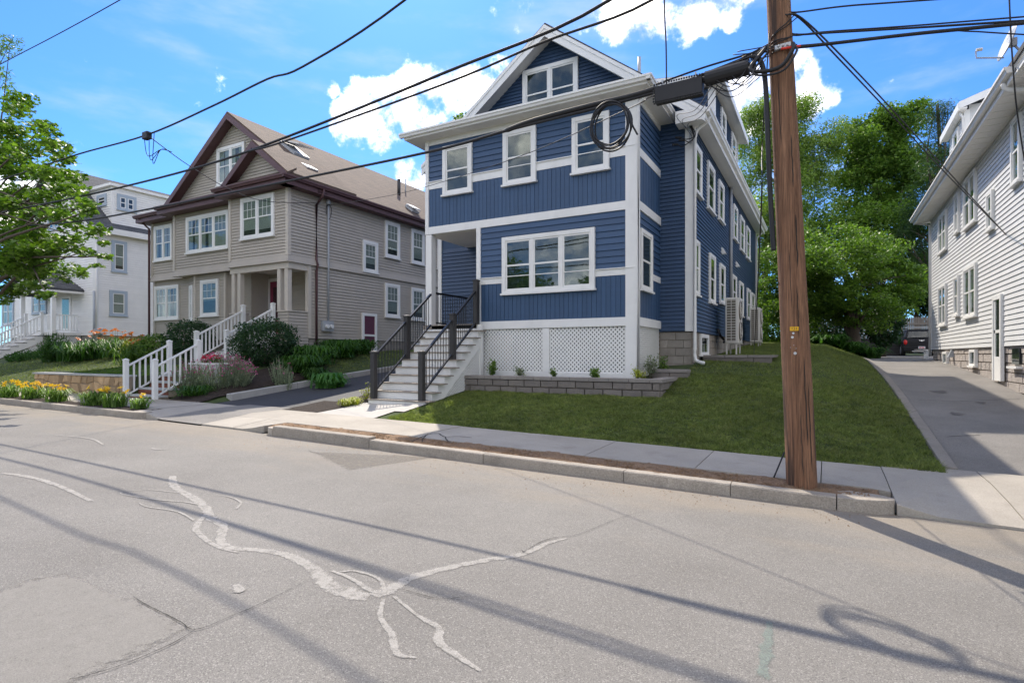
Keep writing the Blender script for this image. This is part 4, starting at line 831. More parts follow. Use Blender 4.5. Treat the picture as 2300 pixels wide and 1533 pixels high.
wallbox(th, 'porch_side_wall', TR-.15, TR-.001, YR+.181, 14.05, 1.9, 3.1, 'tanclap'); wallbox(th, 'cap', TR-.2, TR+.05, YR+.231, 14.05, 3.101, 3.138, 'tantrim')
hl = wallbox(th, 'porch_half_wall', TQ, hx0, YR+.02, YR+.18, 1.9, 3.1, 'tanclap'); claps(hl, faceY(YR+.02), TQ, hx0, 1.9, 3.1, E, 'tanclap'); wallbox(hl, 'cap', TQ-.03, hx0+.03, YR-.03, YR+.23, 3.101, 3.139, 'tantrim')
lattice(th, faceX(TR-.02), [(YR+.1, 1.45), (14.0, 1.45), (14.0, 1.9), (YR+.1, 1.9)], .06, .035)
window(th, faceY(YP), *wpx('Y', YP, 550, 568, 617, 702), inside='blind', **kw)
xd0, xd1 = onY(609, 0, YP).x, onY(650, 0, YP).x
fr_ = MB(); fr_.fbox(faceY(YP), xd0-.14, xd0, 0, .07, 2.32, 4.48).fbox(faceY(YP), xd1, xd1+.14, 0, .07, 2.32, 4.48).fbox(faceY(YP), xd0-.14, xd1+.14, 0, .061, 4.481, 4.6); dd = fr_.build('door_frame', M['white'], th)
do = MB().fbox(faceY(YP), xd0, xd1, 0, .045, 2.33, 4.47).build('door', M['plumdoor'], th); MB().fbox(faceY(YP), xd0+.18, xd1-.18, .046, .05, 3.0, 4.25).build('pane', M['glass2'], do)
# basement door, foundation
s0, s1, z0, z1 = wpx('X', TR, 811, 844, 702, 797); f = fTR
fo = wallbox(th, 'foundation', TL+.05, TR-.04, Y1+.05, YE-.05, .6, T0-.001, 'mortar'); blocks(fo, faceX(TR-.04), 14.1, s0-.02, 1.2, T0, .55, .22, 'block'); blocks(fo, faceX(TR-.04), s1+.02, YE-.1, 1.2, T0, .55, .22, 'block', zfun=lambda y: zg(-16, y))
bd = MB().fbox(f, s0, s0+.11, 0, .08, z0, z1).fbox(f, s1-.11, s1, 0, .08, z0, z1).fbox(f, s0+.11, s1-.11, 0, .08, z1-.11, z1).fbox(f, s0+.11, s1-.11, 0, .075, z0, z0+.38).fbox(f, s0+.11, s1-.11, 0, .07, z0+.75, z0+.83).build('basement_door', M['white'], th)
MB().fbox(f, s0+.11, s1-.11, 0, .044, z0+.38, z1-.11).build('door_panel', M['plumdoor'], bd); MB().fbox(f, s0+.12, s1-.12, .049, .052, z0+.39, z1-.12).build('pane', M['glass'], bd)
a, b = onX(930, 775, TR), onX(950, 790, TR); MB().box(TR-.02, TR+.05, a.y, b.y, 1.75, 2.15).build('basement_hatch', M['white'], th)
# roofs
TRX, TRZ, TSL = -20.9, 11.2, .716; TYF, TYW = 14.2, 14.6
def tz(x): return TRZ-TSL*abs(x-TRX)
ex, wx = -15.72, -26.1
MB().prism([(TRX,TYF,TRZ),(ex,TYF,tz(ex)),(ex,TYF,tz(ex)+.1),(TRX,TYF,TRZ+.12),(wx,TYF,tz(wx)+.1),(wx,TYF,tz(wx))], (0, YE+.4-TYF, 0)).build('main_roof', M['tanroof'], th)
g = MB().prism([(TL+.3,TYW,tz(TL+.3)-.1),(TR-.3,TYW,tz(TR-.3)-.1),(TRX,TYW,TRZ-.1)], (0, .1, 0)).build('gable_wall', M['tanclap'], th)
claps(g, faceY(TYW), 0, 0, 7.75, TRZ-.12, E, 'tanclap', clip=lambda z: (TRX-(TRZ-.12-z)/TSL, TRX+(TRZ-.12-z)/TSL))
for xe in (ex, wx):
    MB().prism([(TRX,TYF-.03,TRZ+.05),(xe,TYF-.03,tz(xe)+.05),(xe,TYF-.03,tz(xe)-.2),(TRX,TYF-.03,TRZ-.2)], (0, .035, 0)).build('rake_board', M['purple'], th)
    MB().prism([(TRX,TYF+.006,TRZ-.12),(xe,TYF+.006,tz(xe)-.12),(xe,TYF+.006,tz(xe)-.09),(TRX,TYF+.006,TRZ-.09)], (0, TYW-TYF, 0)).build('rake_soffit', M['purple'], th)
window(th, faceY(TYW), *wpx('Y', TYW, 490, 552, 336, 420), units=2, cas=.13, dep=.085, inside='curtain')
def pent(x0, x1, y, zt, yt):                              # pent roof strip with gutter and soffit
    MB().hexa([(x0,y,T2+.28),(x1,y,T2+.28),(x1,yt,zt-.05),(x0,yt,zt-.05),(x0,y,T2+.36),(x1,y,T2+.36),(x1,yt,zt+.03),(x0,yt,zt+.03)]).build('pent_roof', M['tanroof'], th)
    MB().box(x0, x1, y+.02, yt, T2+.02, T2+.05).box(x0, x1, y-.005, y+.02, T2+.02, T2+.3).build('soffit', M['purple'], th); gutter(th, (x0-.05, y-.005, T2+.2), (x1+.05, y-.005, T2+.2), (0, -1, 0), 'purple', .12, .12)
pent(TL-.45, TM-.451, YL-.45, T2+.7, TYW); pent(TM-.45, TQ-.3, YM-.45, T2+.72, TYW); pent(TQ-.25, TR+.4, YR-.45, T2+.62, YR+.02)
# small cross gable over the porch bay
PX, PZ, PS = -17.5, 9.0, .76; pxa, pxb, PY = -19.45, -15.72, YR-.36
def pz(x): return PZ-PS*abs(x-PX)
MB().prism([(PX,PY,PZ),(pxb,PY,pz(pxb)),(pxb,PY,pz(pxb)+.1),(PX,PY,PZ+.12),(pxa,PY,pz(pxa)+.1),(pxa,PY,pz(pxa))], (0, 3.2, 0)).build('cross_gable_roof', M['tanroof'], th)
pg = MB().prism([(pxa+.2,YR,pz(pxa+.2)-.05),(pxb-.2,YR,pz(pxb-.2)-.05),(PX,YR,PZ-.08)], (0, .1, 0)).build('cross_gable_wall', M['tanclap'], th)
claps(pg, faceY(YR), 0, 0, T2+.62, PZ-.1, E, 'tanclap', clip=lambda z: (PX-(PZ-.1-z)/PS, PX+(PZ-.1-z)/PS))
for xe in (pxa, pxb):
    MB().prism([(PX,PY-.03,PZ+.06),(xe,PY-.03,pz(xe)+.06),(xe,PY-.03,pz(xe)-.18),(PX,PY-.03,PZ-.18)], (0, .035, 0)).build('rake_board', M['purple'], th)
    MB().prism([(PX,PY+.006,PZ-.1),(xe,PY+.006,pz(xe)-.1),(xe,PY+.006,pz(xe)-.07),(PX,PY+.006,PZ-.07)], (0, YR-PY, 0)).build('rake_soffit', M['purple'], th)
MB().box(TR+.001, ex-.005, YR-.4, YE+.4, T2+.02, T2+.05).box(ex-.03, ex, YR-.4, YE+.4, T2+.02, tz(ex)+.06).build('soffit', M['purple'], th)
gutter(th, (ex, YR-.56, T2+.2), (ex, YE+.4, T2+.2), (1, 0, 0), 'purple', .12, .12)
y = onX(711, 0, TR+.06).y; pipe(th, [(ex+.05, y, T2+.2), (ex, y, T2-.02), (TR+.06, y, T2-.3), (TR+.06, y, T1+.2), (TR+.13, y, T1), (TR+.06, y, T1-.2), (TR+.06, y, 1.75)], .045, 'purple', 'downspout')
pipe(th, [(TL-.2, YL-.5, T2+.2), (TL-.06, YL-.1, T2-.2), (TL-.06, YL-.1, 2.0)], .045, 'purple', 'downspout')
def onroof(px, py):                                        # photo pixel -> right slope of the tan roof
    d = ray(px); lo, hi = 12., TRX/d[0]
    for _ in range(40):
        Z = (lo+hi)/2; X = d[0]*Z; z = H-(py-HY)*Z/F
        if z > tz(X)+.12 or X > ex: lo = Z
        else: hi = Z
    return Vector((d[0]*Z, d[1]*Z, z))
def skylight(px, py, w_, l, tilt):
    p = onroof(px, py); a = math.atan(TSL); ax = Vector((math.cos(a), 0, -math.sin(a))); ay = Vector((0, 1, 0)); nz = ax.cross(ay); b = MB()
    q = [p+ay*-w_/2+ax*-l/2, p+ay*w_/2+ax*-l/2, p+ay*w_/2+ax*l/2, p+ay*-w_/2+ax*l/2]; b.hexa(q+[v+nz*.1 for v in q]); o = b.build('skylight', M['greybox'], th)
    r = [v+nz*.11+(nz*tilt if i > 1 else nz*0) for i, v in enumerate(q)]; MB().hexa(r+[v+nz*.05 for v in r]).build('skylight_sash', M['whiteclap'], o)
skylight(660, 340, .75, 1.1, .35); skylight(690, 383, .5, .5, .05); skylight(925, 472, .5, .5, .05)
p = onroof(896, 437); pipe(th, [p-Vector((0,0,.1)), p+Vector((0,0,.75))], .08, 'charcoal', 'vent_pipe'); p = onroof(911, 432); pipe(th, [p-Vector((0,0,.1)), p+Vector((0,0,.7))], .03, 'greybox', 'vent_pipe')
# lantern, meter
p = onY(586, 640, YP-.02); la = thing('wall_lantern', 'black carriage lantern on a white plate beside the plum front door', 'lantern', p)
MB().box(p.x-.07, p.x+.07, YP-.045, YP-.025, p.z-.16, p.z+.16).build('back_plate', M['white'], la, bevel=.01)
MB().lathe((p.x-.02, YP-.17, p.z-.15), [(.03,0),(.085,.03),(.10,.25),(.03,.33),(.015,.38)], 8).build('lamp_body', M['glass2'], la)
for k in range(4): a = k*math.pi/2+.78; MB().tube([(p.x-.02+.085*math.cos(a), YP-.17+.085*math.sin(a), p.z-.12), (p.x-.02+.1*math.cos(a), YP-.17+.1*math.sin(a), p.z+.1), (p.x-.02, YP-.17, p.z+.2)], .008, 5).build('bracket', M['black'], la)
MB().tube([(p.x-.02, YP-.17, p.z+.22), (p.x, YP-.12, p.z+.26), (p.x, YP-.04, p.z+.12)], .012, 6).build('arm', M['black'], la)
def meter(X, px0, px1, yt, yb, label, up):
    a, b = onX(px0, yt, X), onX(px1, yb, X); t = thing('electric_meter', label, 'meter', (X+.05, a.y, b.z)); h = a.z-b.z
    MB().box(X+.025, X+.16, a.y, b.y, b.z, a.z).build('meter_box', M['greybox'], t, bevel=.008)
    for k in (.3, .72):
        y = a.y+(b.y-a.y)*k; z = b.z+h*.45; MB().tube([(X+.16, y, z), (X+.25, y, z)], .07, 14).build('meter_glass', M['paper'], t); MB().tube([(X+.155, y, z), (X+.175, y, z)], .095, 14).build('meter_ring', M['metal'], t)
    if up:
        y = a.y+(b.y-a.y)*.6; MB().tube([(X+.09, y, a.z), (X+.09, y, up)], .035, 8).build('conduit', M['greybox'], t, smooth=True); MB().lathe((X+.09, y, up), [(.05,0),(.09,.05),(.06,.16),(.01,.2)], 10).build('weatherhead', M['greybox'], t, smooth=True)
        MB().tube([(X+.13+.02*math.sin(a*2), y-.02+.12*math.cos(a), up-.28+.27*math.sin(a)) for a in np.linspace(-1.5, 3.6, 18)], .012, 5).build('drip_loop', M['wire'], t)
meter(TR, 719.5, 743, 720, 744, 'grey two-gang electric meter with tall conduit on the tan wall', onX(734, 460, TR).z)
# ------------------------------------------------------------------ tan house stairs
ts = thing('porch_stairs', 'grey steps with white balustrades rising to the tan porch', 'stairs', (-17.5, 11.9, 1.2)); nr = 6; ty0, tz0 = 11.35, 1.24; ri = (2.32-tz0)/nr; ru = (YR-.06-ty0)/(nr-1); tx0, tx1 = -18.35, -16.75
for i in range(nr):
    y = ty0+i*ru; z = tz0+(i+1)*ri; MB().box(tx0, tx1, y, y+.03, z-ri-.05, z-.04).build('riser', M['white'], ts)
    if i < nr-1: MB().box(tx0-.03, tx1+.03, y-.03, y+ru-.002, z-.04, z).build('tread', M['wallcap'], ts)
for x in (tx0, tx1):
    MB().hexa([(x-.03,ty0,tz0-.2),(x+.03,ty0,tz0-.2),(x+.03,YR-.07,tz0+.5),(x-.03,YR-.07,tz0+.5),(x-.03,ty0,tz0+.1),(x+.03,ty0,tz0+.1),(x+.03,YR-.07,2.2),(x-.03,YR-.07,2.2)]).build('stringer', M['white'], ts)
    post(ts, x, ty0+.02, tz0-.2, tz0+1.12, .12, 'white', .012); post(ts, x, YR-.1, 2.2, 3.36, .12, 'white', .012)
    railing(ts, (x, ty0+.08, tz0+ri), (x, YR-.16, 2.3), .1, .86, 11, 'white', .02, (.07, .05), sq=True)
# ------------------------------------------------------------------ stone wall, brick steps
sx0, sx1 = -22.12, -16.78; SWY = 8.42; swt = 1.0
sw_ = thing('field_stone_wall', 'low tan field stone retaining wall with a thin grey cap', 'wall', (-19.4, 8.5, .35))
core = wallbox(sw_, 'wall_core', sx0, sx1, SWY, SWY+.24, .2, swt, 'mortar'); wallbox(sw_, 'wall_core', sx0, sx0+.2, SWY+.241, 12.2, .2, swt-.01, 'mortar')
wallbox(sw_, 'cap', sx0-.06, sx1+.02, SWY-.06, SWY+.27, swt+.001, swt+.05, 'bluestone'); wallbox(sw_, 'cap', sx0-.06, sx0+.24, SWY+.271, 12.2, swt+.001, swt+.05, 'bluestone')
def stones(fr, s0, s1, z0, z1, cell, parent):
    """irregular stones: jittered cells shrunk from their neighbours"""
    nx, nz = max(1, round((s1-s0)/cell)), max(1, round((z1-z0)/(cell*.8)))
    J = {}
    for i in range(nx+1):
        for j in range(nz+1):
            J[i, j] = (s0+(s1-s0)*i/nx+(random.uniform(-.3, .3)*cell if 0 < i < nx else 0)+(.25*cell if j % 2 and 0 < i < nx else 0), z0+(z1-z0)*j/nz+(random.uniform(-.28, .28)*cell if 0 < j < nz else 0))
    for i in range(nx):
        for j in range(nz):
            q = [J[i, j], J[i+1, j], J[i+1, j+1], J[i, j+1]]; cx = sum(a for a, _ in q)/4; cz = sum(b for _, b in q)/4; p = []
            for k in range(4):
                (a, b), (c, d) = q[k], q[(k+1) % 4]; p.append((a, b)); m_ = ((a+c)/2+random.uniform(-.02, .02), (b+d)/2+random.uniform(-.02, .02)); p.append(m_)
            t = random.uniform(.015, .04); lo = [fr.p(cx+(a-cx)*.95, -.01, cz+(b-cz)*.93) for a, b in p]; hi = [fr.p(cx+(a-cx)*.84, t+random.uniform(-.008, .008), cz+(b-cz)*.8) for a, b in p]; mid = [fr.p(cx+(a-cx)*.945, t*.6, cz+(b-cz)*.925) for a, b in p]
            b_ = MB(); n_ = 8; b_.add(lo+mid+hi, [[16+k for k in range(8)]]+[[r*8+k, r*8+(k+1) % 8, r*8+8+(k+1) % 8, r*8+8+k] for r in range(2) for k in range(8)]); b_.build('stone', M['fstone'], parent)
stones(faceY(SWY), sx0, sx1, .36, swt, .30, core); stones(faceX(sx0, -1), SWY, 11.6, .42, swt, .32, core)
bs = thing('brick_steps', 'red brick garden steps with grey stone treads and white rails', 'stairs', (-15.9, 8.8, .36)); bx0, bx1 = -16.74, -15.3; nr = 4; ri = (1.04-.36)/nr; ru = .30; by = 8.40
for i in range(nr):
    y = by+i*ru; z = .36+(i+1)*ri; wallbox(bs, 'riser_core', bx0, bx1, y+.02, y+ru+.3, .2, z-.05, 'mortar')
    MB().box(bx0-.02, bx1+.02, y-.02, y+ru+(.0 if i < nr-1 else .3), z-.049, z).build('tread', M['bluestone'], bs, bevel=.006)
    for r in range(2):
        x = bx0-(.1 if r else 0)
        while x < bx1-.02: MB().box(max(x, bx0)+.004, min(x+.2, bx1)-.004, y+.006, y+.05, z-ri+.004+r*.06, z-ri+.055+r*.06).build('brick', M['brick'], bs); x += .2
for x in (bx0+.02, bx1-.02):
    post(bs, x, by-.02, .33, 1.45, .11, 'white', .006); post(bs, x, by+1.15, 1.0, 1.98, .11, 'white', .006); railing(bs, (x, by+.035, .45), (x, by+1.095, 1.02), .08, .86, 6, 'white', .019, (.06, .045), sq=True)
wk = sheet('garden_path', np.linspace(-17.4, -15.4, 5), np.linspace(9.55, 11.5, 9), lambda x, y: zg(x, y)+.02, M['concrete'], inside=lambda x, y: True); tag(wk, None, None, kind='structure')
wallbox(None, 'planter_edging', -15.25, -13.7, 8.5, 8.6, .25, .45, 'bark'); tag(bpy.data.objects['planter_edging'], 'low dark timber edging under the pink flower bed', 'edging')
# ================================================================== WHITE HOUSE
wh = thing('white_house', 'white clapboard house with blue-grey window trim behind the maple', 'house', (-40, 17, 2)); WX_, WY_, WE = -35.0, 16.0, 29.0; wl = -45.5
ww = wallbox(wh, 'wall', wl, WX_, WY_, WE, 2.7, 8.55, 'whiteclap'); claps(ww, faceX(WX_), WY_+.1, WE, 2.7, 8.5, .13, 'whiteclap'); claps(ww, faceY(WY_), wl, WX_-.1, 2.7, 8.6, .13, 'whiteclap')
wallbox(wh, 'corner_board', WX_-.14, WX_+.045, WY_-.045, WY_+.14, 2.7, 8.5, 'whiteclap'); wallbox(wh, 'foundation', wl+.1, WX_-.05, WY_+.05, WE, 1.0, 2.699, 'block'); fo = wh.children[-1]
blocks(fo, faceX(WX_-.05), WY_+.05, 26, 2.0, 2.69, .6, .3, 'fstone', .01)
wrx, wrz, wsl = -39.9, 12.6, .8
def wz(x): return wrz-wsl*abs(x-wrx)
MB().prism([(wrx,WY_-.4,wrz),(-34.6,WY_-.4,wz(-34.6)),(-34.6,WY_-.4,wz(-34.6)+.12),(wrx,WY_-.4,wrz+.14),(-45.9,WY_-.4,wz(-45.9)+.12),(-45.9,WY_-.4,wz(-45.9))], (0, WE-WY_+.8, 0)).build('roof', M['darkroof'], wh)
gw = MB().prism([(wl,WY_+.01,wz(wl)-.1),(WX_,WY_+.01,wz(WX_)-.1),(wrx,WY_+.01,wrz-.05)], (0, .1, 0)).build('gable_wall', M['whiteclap'], wh); claps(gw, faceY(WY_), 0, 0, 8.6, wrz-.1, .13, 'whiteclap', clip=lambda z: (wrx-(wrz-.1-z)/wsl, wrx+(wrz-.1-z)/wsl))
for xe in (-34.6, -45.9): MB().prism([(wrx,WY_-.43,wrz+.05),(xe,WY_-.43,wz(xe)+.05),(xe,WY_-.43,wz(xe)-.2),(wrx,WY_-.43,wrz-.2)], (0, .03, 0)).build('rake_board', M['whiteclap'], wh)
MB().box(-34.98, -34.62, WY_-.4, WE+.3, 8.42, 8.46).box(-34.62, -34.58, WY_-.4, WE+.3, 8.3, 8.62).build('soffit', M['whiteclap'], wh)
dx = -35.35; dmr = wallbox(wh, 'dormer', -39.2, dx, 17.0, 27.5, 8.7, 11.15, 'whiteclap'); claps(dmr, faceX(dx), 17.1, 27.5, 8.8, 11.1, .13, 'whiteclap'); claps(dmr, faceY(17.0), -39, dx-.1, 9.0, 11.1, .13, 'whiteclap')
wallbox(dmr, 'dormer_roof', -39.5, dx+.2, 16.8, 27.8, 11.15, 11.3, 'whiteclap'); wallbox(dmr, 'corner_board', dx-.12, dx+.03, 16.97, 17.1, 8.8, 11.149, 'whiteclap')
kw = dict(cas=.16, trim='white', cm='bluegrey', dep=.08)
window(dmr, faceX(dx), *wpx('X', dx, 262, 305, 434.6, 470), units=2, inside='dark', **kw); window(dmr, faceY(17.0), *wpx('Y', 17.0, 220, 240.7, 440, 466), **kw)
for q in ((249.5,284,538.6,609), (245,285,651,708)): window(wh, faceX(WX_), *wpx('X', WX_, *q), inside='blind', **kw)
for q in ((7,33,669,732), (74,107,662,706), (30,58,560,620), (110,135,470,520)): window(wh, faceY(WY_), *wpx('Y', WY_, *q), units=2, inside='curtain', **kw)
pipe(wh, [(WX_+.05, WY_+.02, 8.3), (WX_+.05, WY_+.02, 2.2)], .05, 'whiteclap', 'downspout'); pipe(wh, [(WX_+.05, WY_-.1, 5.1), (WX_+.05, WY_-.1, 2.1)], .05, 'greybox', 'downspout')
pr = -36.5; py0 = 14.6; pfz = 2.84                        # porch
wallbox(wh, 'porch_floor', -40.5, pr, py0, WY_-.001, pfz-.15, pfz, 'whiteclap'); MB().prism([(-39.2,py0-.3,6.4),(pr+.35,py0-.3,5.1),(pr+.35,py0-.3,5.22),(-39.2,py0-.3,6.53),(-41.9,py0-.3,5.22),(-41.9,py0-.3,5.1)], (0, WY_-py0+.29, 0)).build('porch_roof', M['darkroof'], wh)
MB().prism([(-39.2,py0-.32,6.5),(pr+.37,py0-.32,5.2),(pr+.37,py0-.32,5.0),(-39.2,py0-.32,6.3)], (0, .02, 0)).prism([(-39.2,py0-.1,6.3),(pr+.1,py0-.1,5.05),(-41.6,py0-.1,5.05)], (0, .05, 0)).box(pr-.1, pr+.36, py0-.29, WY_-.01, 5.0, 5.09).build('porch_gable', M['whiteclap'], wh)
for x in (pr-.12, -40.3): post(wh, x, py0+.12, 1.4, 5.06, .2, 'white', 0, 'porch_column')
railing(wh, (pr-.05, py0+.25, pfz), (pr-.05, WY_-.08, pfz), .1, .95, 7, 'white', .025, (.07, .05), sq=True)
railing(wh, (-37.2, py0+.06, pfz), (pr-.2, py0+.06, pfz), .1, .95, 4, 'white', .025, (.07, .05), sq=True)
s0, s1 = onY(139, 0, WY_).x, onY(161, 0, WY_).x; d_ = MB().fbox(faceY(WY_), s0, s1, 0, .06, pfz, pfz+2.15).build('door', M['white'], wh); MB().fbox(faceY(WY_), s0+.18, s1-.18, .061, .066, pfz+.3, pfz+2.0).build('pane', M['glass2'], d_)
lattice(wh, faceX(pr-.1), [(py0+.2, 1.6), (WY_, 1.9), (WY_, pfz-.15), (py0+.2, pfz-.15)], .08, .045)
meter(WX_, 209, 228, 738, 752, 'brown-grey twin electric meter low on the white wall', None)
wst = thing('porch_stairs', 'white wooden stairs with white balustrades up to the white house porch', 'stairs', (-38, 13.2, 1.4)); nr = 8; wz0 = zg(-38, 12.2); ri = (pfz-wz0)/nr; ru = (py0-.05-12.1)/(nr-1); a0, a1 = -39.3, -37.4
for i in range(nr):
    y = 12.1+i*ru; z = wz0+(i+1)*ri; MB().box(a0, a1, y, y+.03, z-ri-.03, z-.04).build('riser', M['whiteclap'], wst)
    if i < nr-1: MB().box(a0-.03, a1+.03, y-.03, y+ru-.002, z-.04, z).build('tread', M['wallcap'], wst)
for x in (a0, a1):
    MB().hexa([(x-.03,12.1,wz0-.2),(x+.03,12.1,wz0-.2),(x+.03,py0-.06,pfz-.5),(x-.03,py0-.06,pfz-.5),(x-.03,12.1,wz0+.1),(x+.03,12.1,wz0+.1),(x+.03,py0-.06,pfz-.06),(x-.03,py0-.06,pfz-.06)]).build('stringer', M['whiteclap'], wst)
    post(wst, x, 12.15, wz0-.2, wz0+1.15, .13, 'white', .012); post(wst, x, py0-.1, pfz-.1, pfz+1.05, .13, 'white', .012); railing(wst, (x, 12.22, wz0+ri), (x, py0-.17, pfz), .1, .88, 15, 'white', .024, (.08, .06), sq=True)
lattice(wst, faceX(a1-.05), [(12.6, wz0-.05), (py0-.1, wz0-.05), (py0-.1, pfz-.55), (12.9, wz0+.1)], .08, .045)
# ================================================================== PALE HOUSE ON THE RIGHT
rh = thing('pale_grey_house', 'pale grey vinyl-sided house with rock-face block foundation beside the driveway', 'house', (7, 18, 1)); RX_, RY0, RY1 = 3.5, 12.6, 26.5; fP = faceX(RX_, -1)
rw_ = wallbox(rh, 'wall', RX_, 12.5, RY0, RY1, 1.80, 6.75, 'greyclap'); claps(rw_, fP, RY0+.1, RY1-.1, 1.80, 6.7, .115, 'greyclap', .022)
rf = wallbox(rh, 'foundation', RX_+.07, 12.4, RY0+.1, RY1-.1, .0, 1.799, 'mortar'); blocks(rf, Fr((RX_+.07, 0, 0), (0, 1, 0), (-1, 0, 0)), RY0+.1, RY1-.1, .6, 1.8, .42, .205, 'rockblock', .04, 1, zfun=lambda y: zg(3.5, y))
wallbox(rh, 'corner_board', RX_-.03, RX_+.1, RY1-.1, RY1+.03, 1.8, 6.75, 'white')
kw = dict(cas=.085, dep=.08)
for q, u, ins in (((2112,2129.4,489,573),2,'dark'),((2148.6,2157.7,440,527),1,'dark'),((2170,2196.5,408,518),2,'dark'),((2222.6,2236,437,521),1,'dark'),((2279,2299,274,420),1,'dark'),((2112,2129,645,733),2,'dark'),((2147.7,2157.7,622,710),1,'dark'),((2170,2197.5,605,715),2,'blind')):
    window(rh, fP, *wpx('X', RX_, *q), units=u, inside=ins if ins != 'dark' else 'room', **kw)
for q in ((2085.5+36,2131,790,817), (2183,2196,785,821), (2275,2296,775,823)):
    s0, s1, z0, z1 = wpx('X', RX_+.02, *q); window(rh, Fr((RX_+.03, 0, 0), (0, 1, 0), (-1, 0, 0)), s0, s1, z0, z1, single=True, cas=.07, dep=.08)
s0, s1, z0, z1 = wpx('X', RX_, 2236, 2256, 666, 853); s0, s1 = min(s0, s1), max(s0, s1)
d_ = MB().fbox(fP, s0, s0+.1, 0, .07, z0, z1).fbox(fP, s1-.1, s1, 0, .07, z0, z1).fbox(fP, s0+.1, s1-.1, 0, .07, z1-.1, z1).fbox(fP, s0+.1, s1-.1, 0, .05, z0, z0+.55).fbox(fP, s0+.1, s1-.1, 0, .045, z0+1.1, z0+1.17).fbox(fP, s0+.1, s0+.19, 0, .045, z0+.55, z1-.1).fbox(fP, s1-.19, s1-.1, 0, .045, z0+.55, z1-.1).build('side_door', M['white'], rh)
MB().fbox(fP, s0+.1, s1-.1, .0, .028, z0+.55, z1-.1).build('door_panel', M['roomgrey'], d_); MB().fbox(fP, s0+.19, s1-.19, .036, .039, z0+.55, z1-.1).build('pane', M['glass'], d_)
EX_ = 3.0; ez = 6.82
MB().box(EX_, RX_+.05, RY0-.4, RY1+.4, 6.68, 6.72).build('soffit', M['soffit'], rh); MB().box(EX_-.02, EX_, 13.45, RY1+.4, 6.66, 6.9).build('fascia', M['white'], rh)
for i in range(34): MB().box(EX_+.01, RX_-.03, RY0-.3+i*.42, RY0+.1+i*.42, 6.672, 6.6799).build('soffit_panel', M['soffit'], rh)
gutter(rh, (EX_-.02, 13.45, ez-.06), (EX_-.02, RY1+.45, ez-.06), (-1, 0, 0), 'whiteclap', .13, .12); gutter(rh, (EX_+.12, RY0-.45, ez-.05), (EX_+.12, 13.449, ez-.05), (-1, 0, 0), 'whiteclap', .13, .12)
MB().prism([(EX_-.04,0,ez+.05),(8,0,ez+.05+.85*5.04),(13,0,ez+.05),(13,0,ez+.15),(8,0,ez+.17+.85*5.04),(EX_-.04,0,ez+.15)], (0, RY1-RY0+.85, 0)).build('main_roof', M['darkroof'], rh); rh.children[-1].data.transform(Matrix.Translation((0, RY0-.42, 0)))
MB().prism([(RX_+.1,RY1-.05,6.7),(12.4,RY1-.05,6.7),(8,RY1-.05,10.95)], (0, .1, 0)).build('gable_wall', M['greyclap'], rh)
dd_ = wallbox(rh, 'dormer', 4.05, 8, 23.8, 26.5, 7.3, 9.75, 'greyclap'); claps(dd_, faceX(4.05, -1), 23.9, 26.4, 7.6, 9.7, .115, 'greyclap', .02); claps(dd_, faceY(23.8), 4.15, 7.6, 7.8, 9.9, .115, 'greyclap', .02)
MB().prism([(3.85,23.45,9.8),(8,23.45,11.25),(8,23.45,11.4),(3.85,23.45,9.95)], (0, 3.4, 0)).build('dormer_roof', M['darkroof'], dd_); MB().prism([(3.83,23.42,9.7),(8,23.42,11.15),(8,23.42,11.38),(3.83,23.42,9.93)], (0, .028, 0)).build('dormer_rake', M['white'], dd_); MB().box(3.8, 3.849, 23.43, 26.85, 9.66, 9.9).build('dormer_fascia', M['white'], dd_); MB().box(3.85, 4.05, 23.45, 26.8, 9.70, 9.74).build('dormer_soffit', M['white'], dd_); MB().box(4.01, 4.17, 23.76, 23.92, 7.5, 9.75).build('corner_board', M['white'], dd_)
window(dd_, faceX(4.05, -1), 24.6, 25.5, 8.1, 9.5, inside='room', **kw); pipe(dd_, [(3.87, 23.75, 9.7), (3.98, 23.72, 9.5), (3.98, 23.72, 7.8)], .04, 'white', 'downspout')
pipe(rh, [(EX_-.02, RY1+.3, ez-.1), (RX_-.05, RY1+.0, ez-.3), (RX_-.05, RY1-.02, 1.6)], .05, 'whiteclap', 'downspout'); pipe(rh, spline([(EX_-.06, 13.9, ez-.08), (EX_, 13.9, ez-.2), (EX_+.2, 13.85, ez-.27), (RX_-.06, 13.8, ez-.34)], 5)+[Vector((RX_-.06, 13.8, 1.3))], .05, 'whiteclap', 'downspout')
p = onX(2142, 792, RX_+.04); MB().hexa([(RX_-.12,p.y-.1,p.z-.14),(RX_+.05,p.y-.1,p.z-.14),(RX_+.05,p.y+.1,p.z-.14),(RX_-.12,p.y+.1,p.z-.14),(RX_-.02,p.y-.07,p.z+.1),(RX_+.05,p.y-.07,p.z+.1),(RX_+.05,p.y+.07,p.z+.1),(RX_-.02,p.y+.07,p.z+.1)]).build('dryer_vent', M['greybox'], rh)
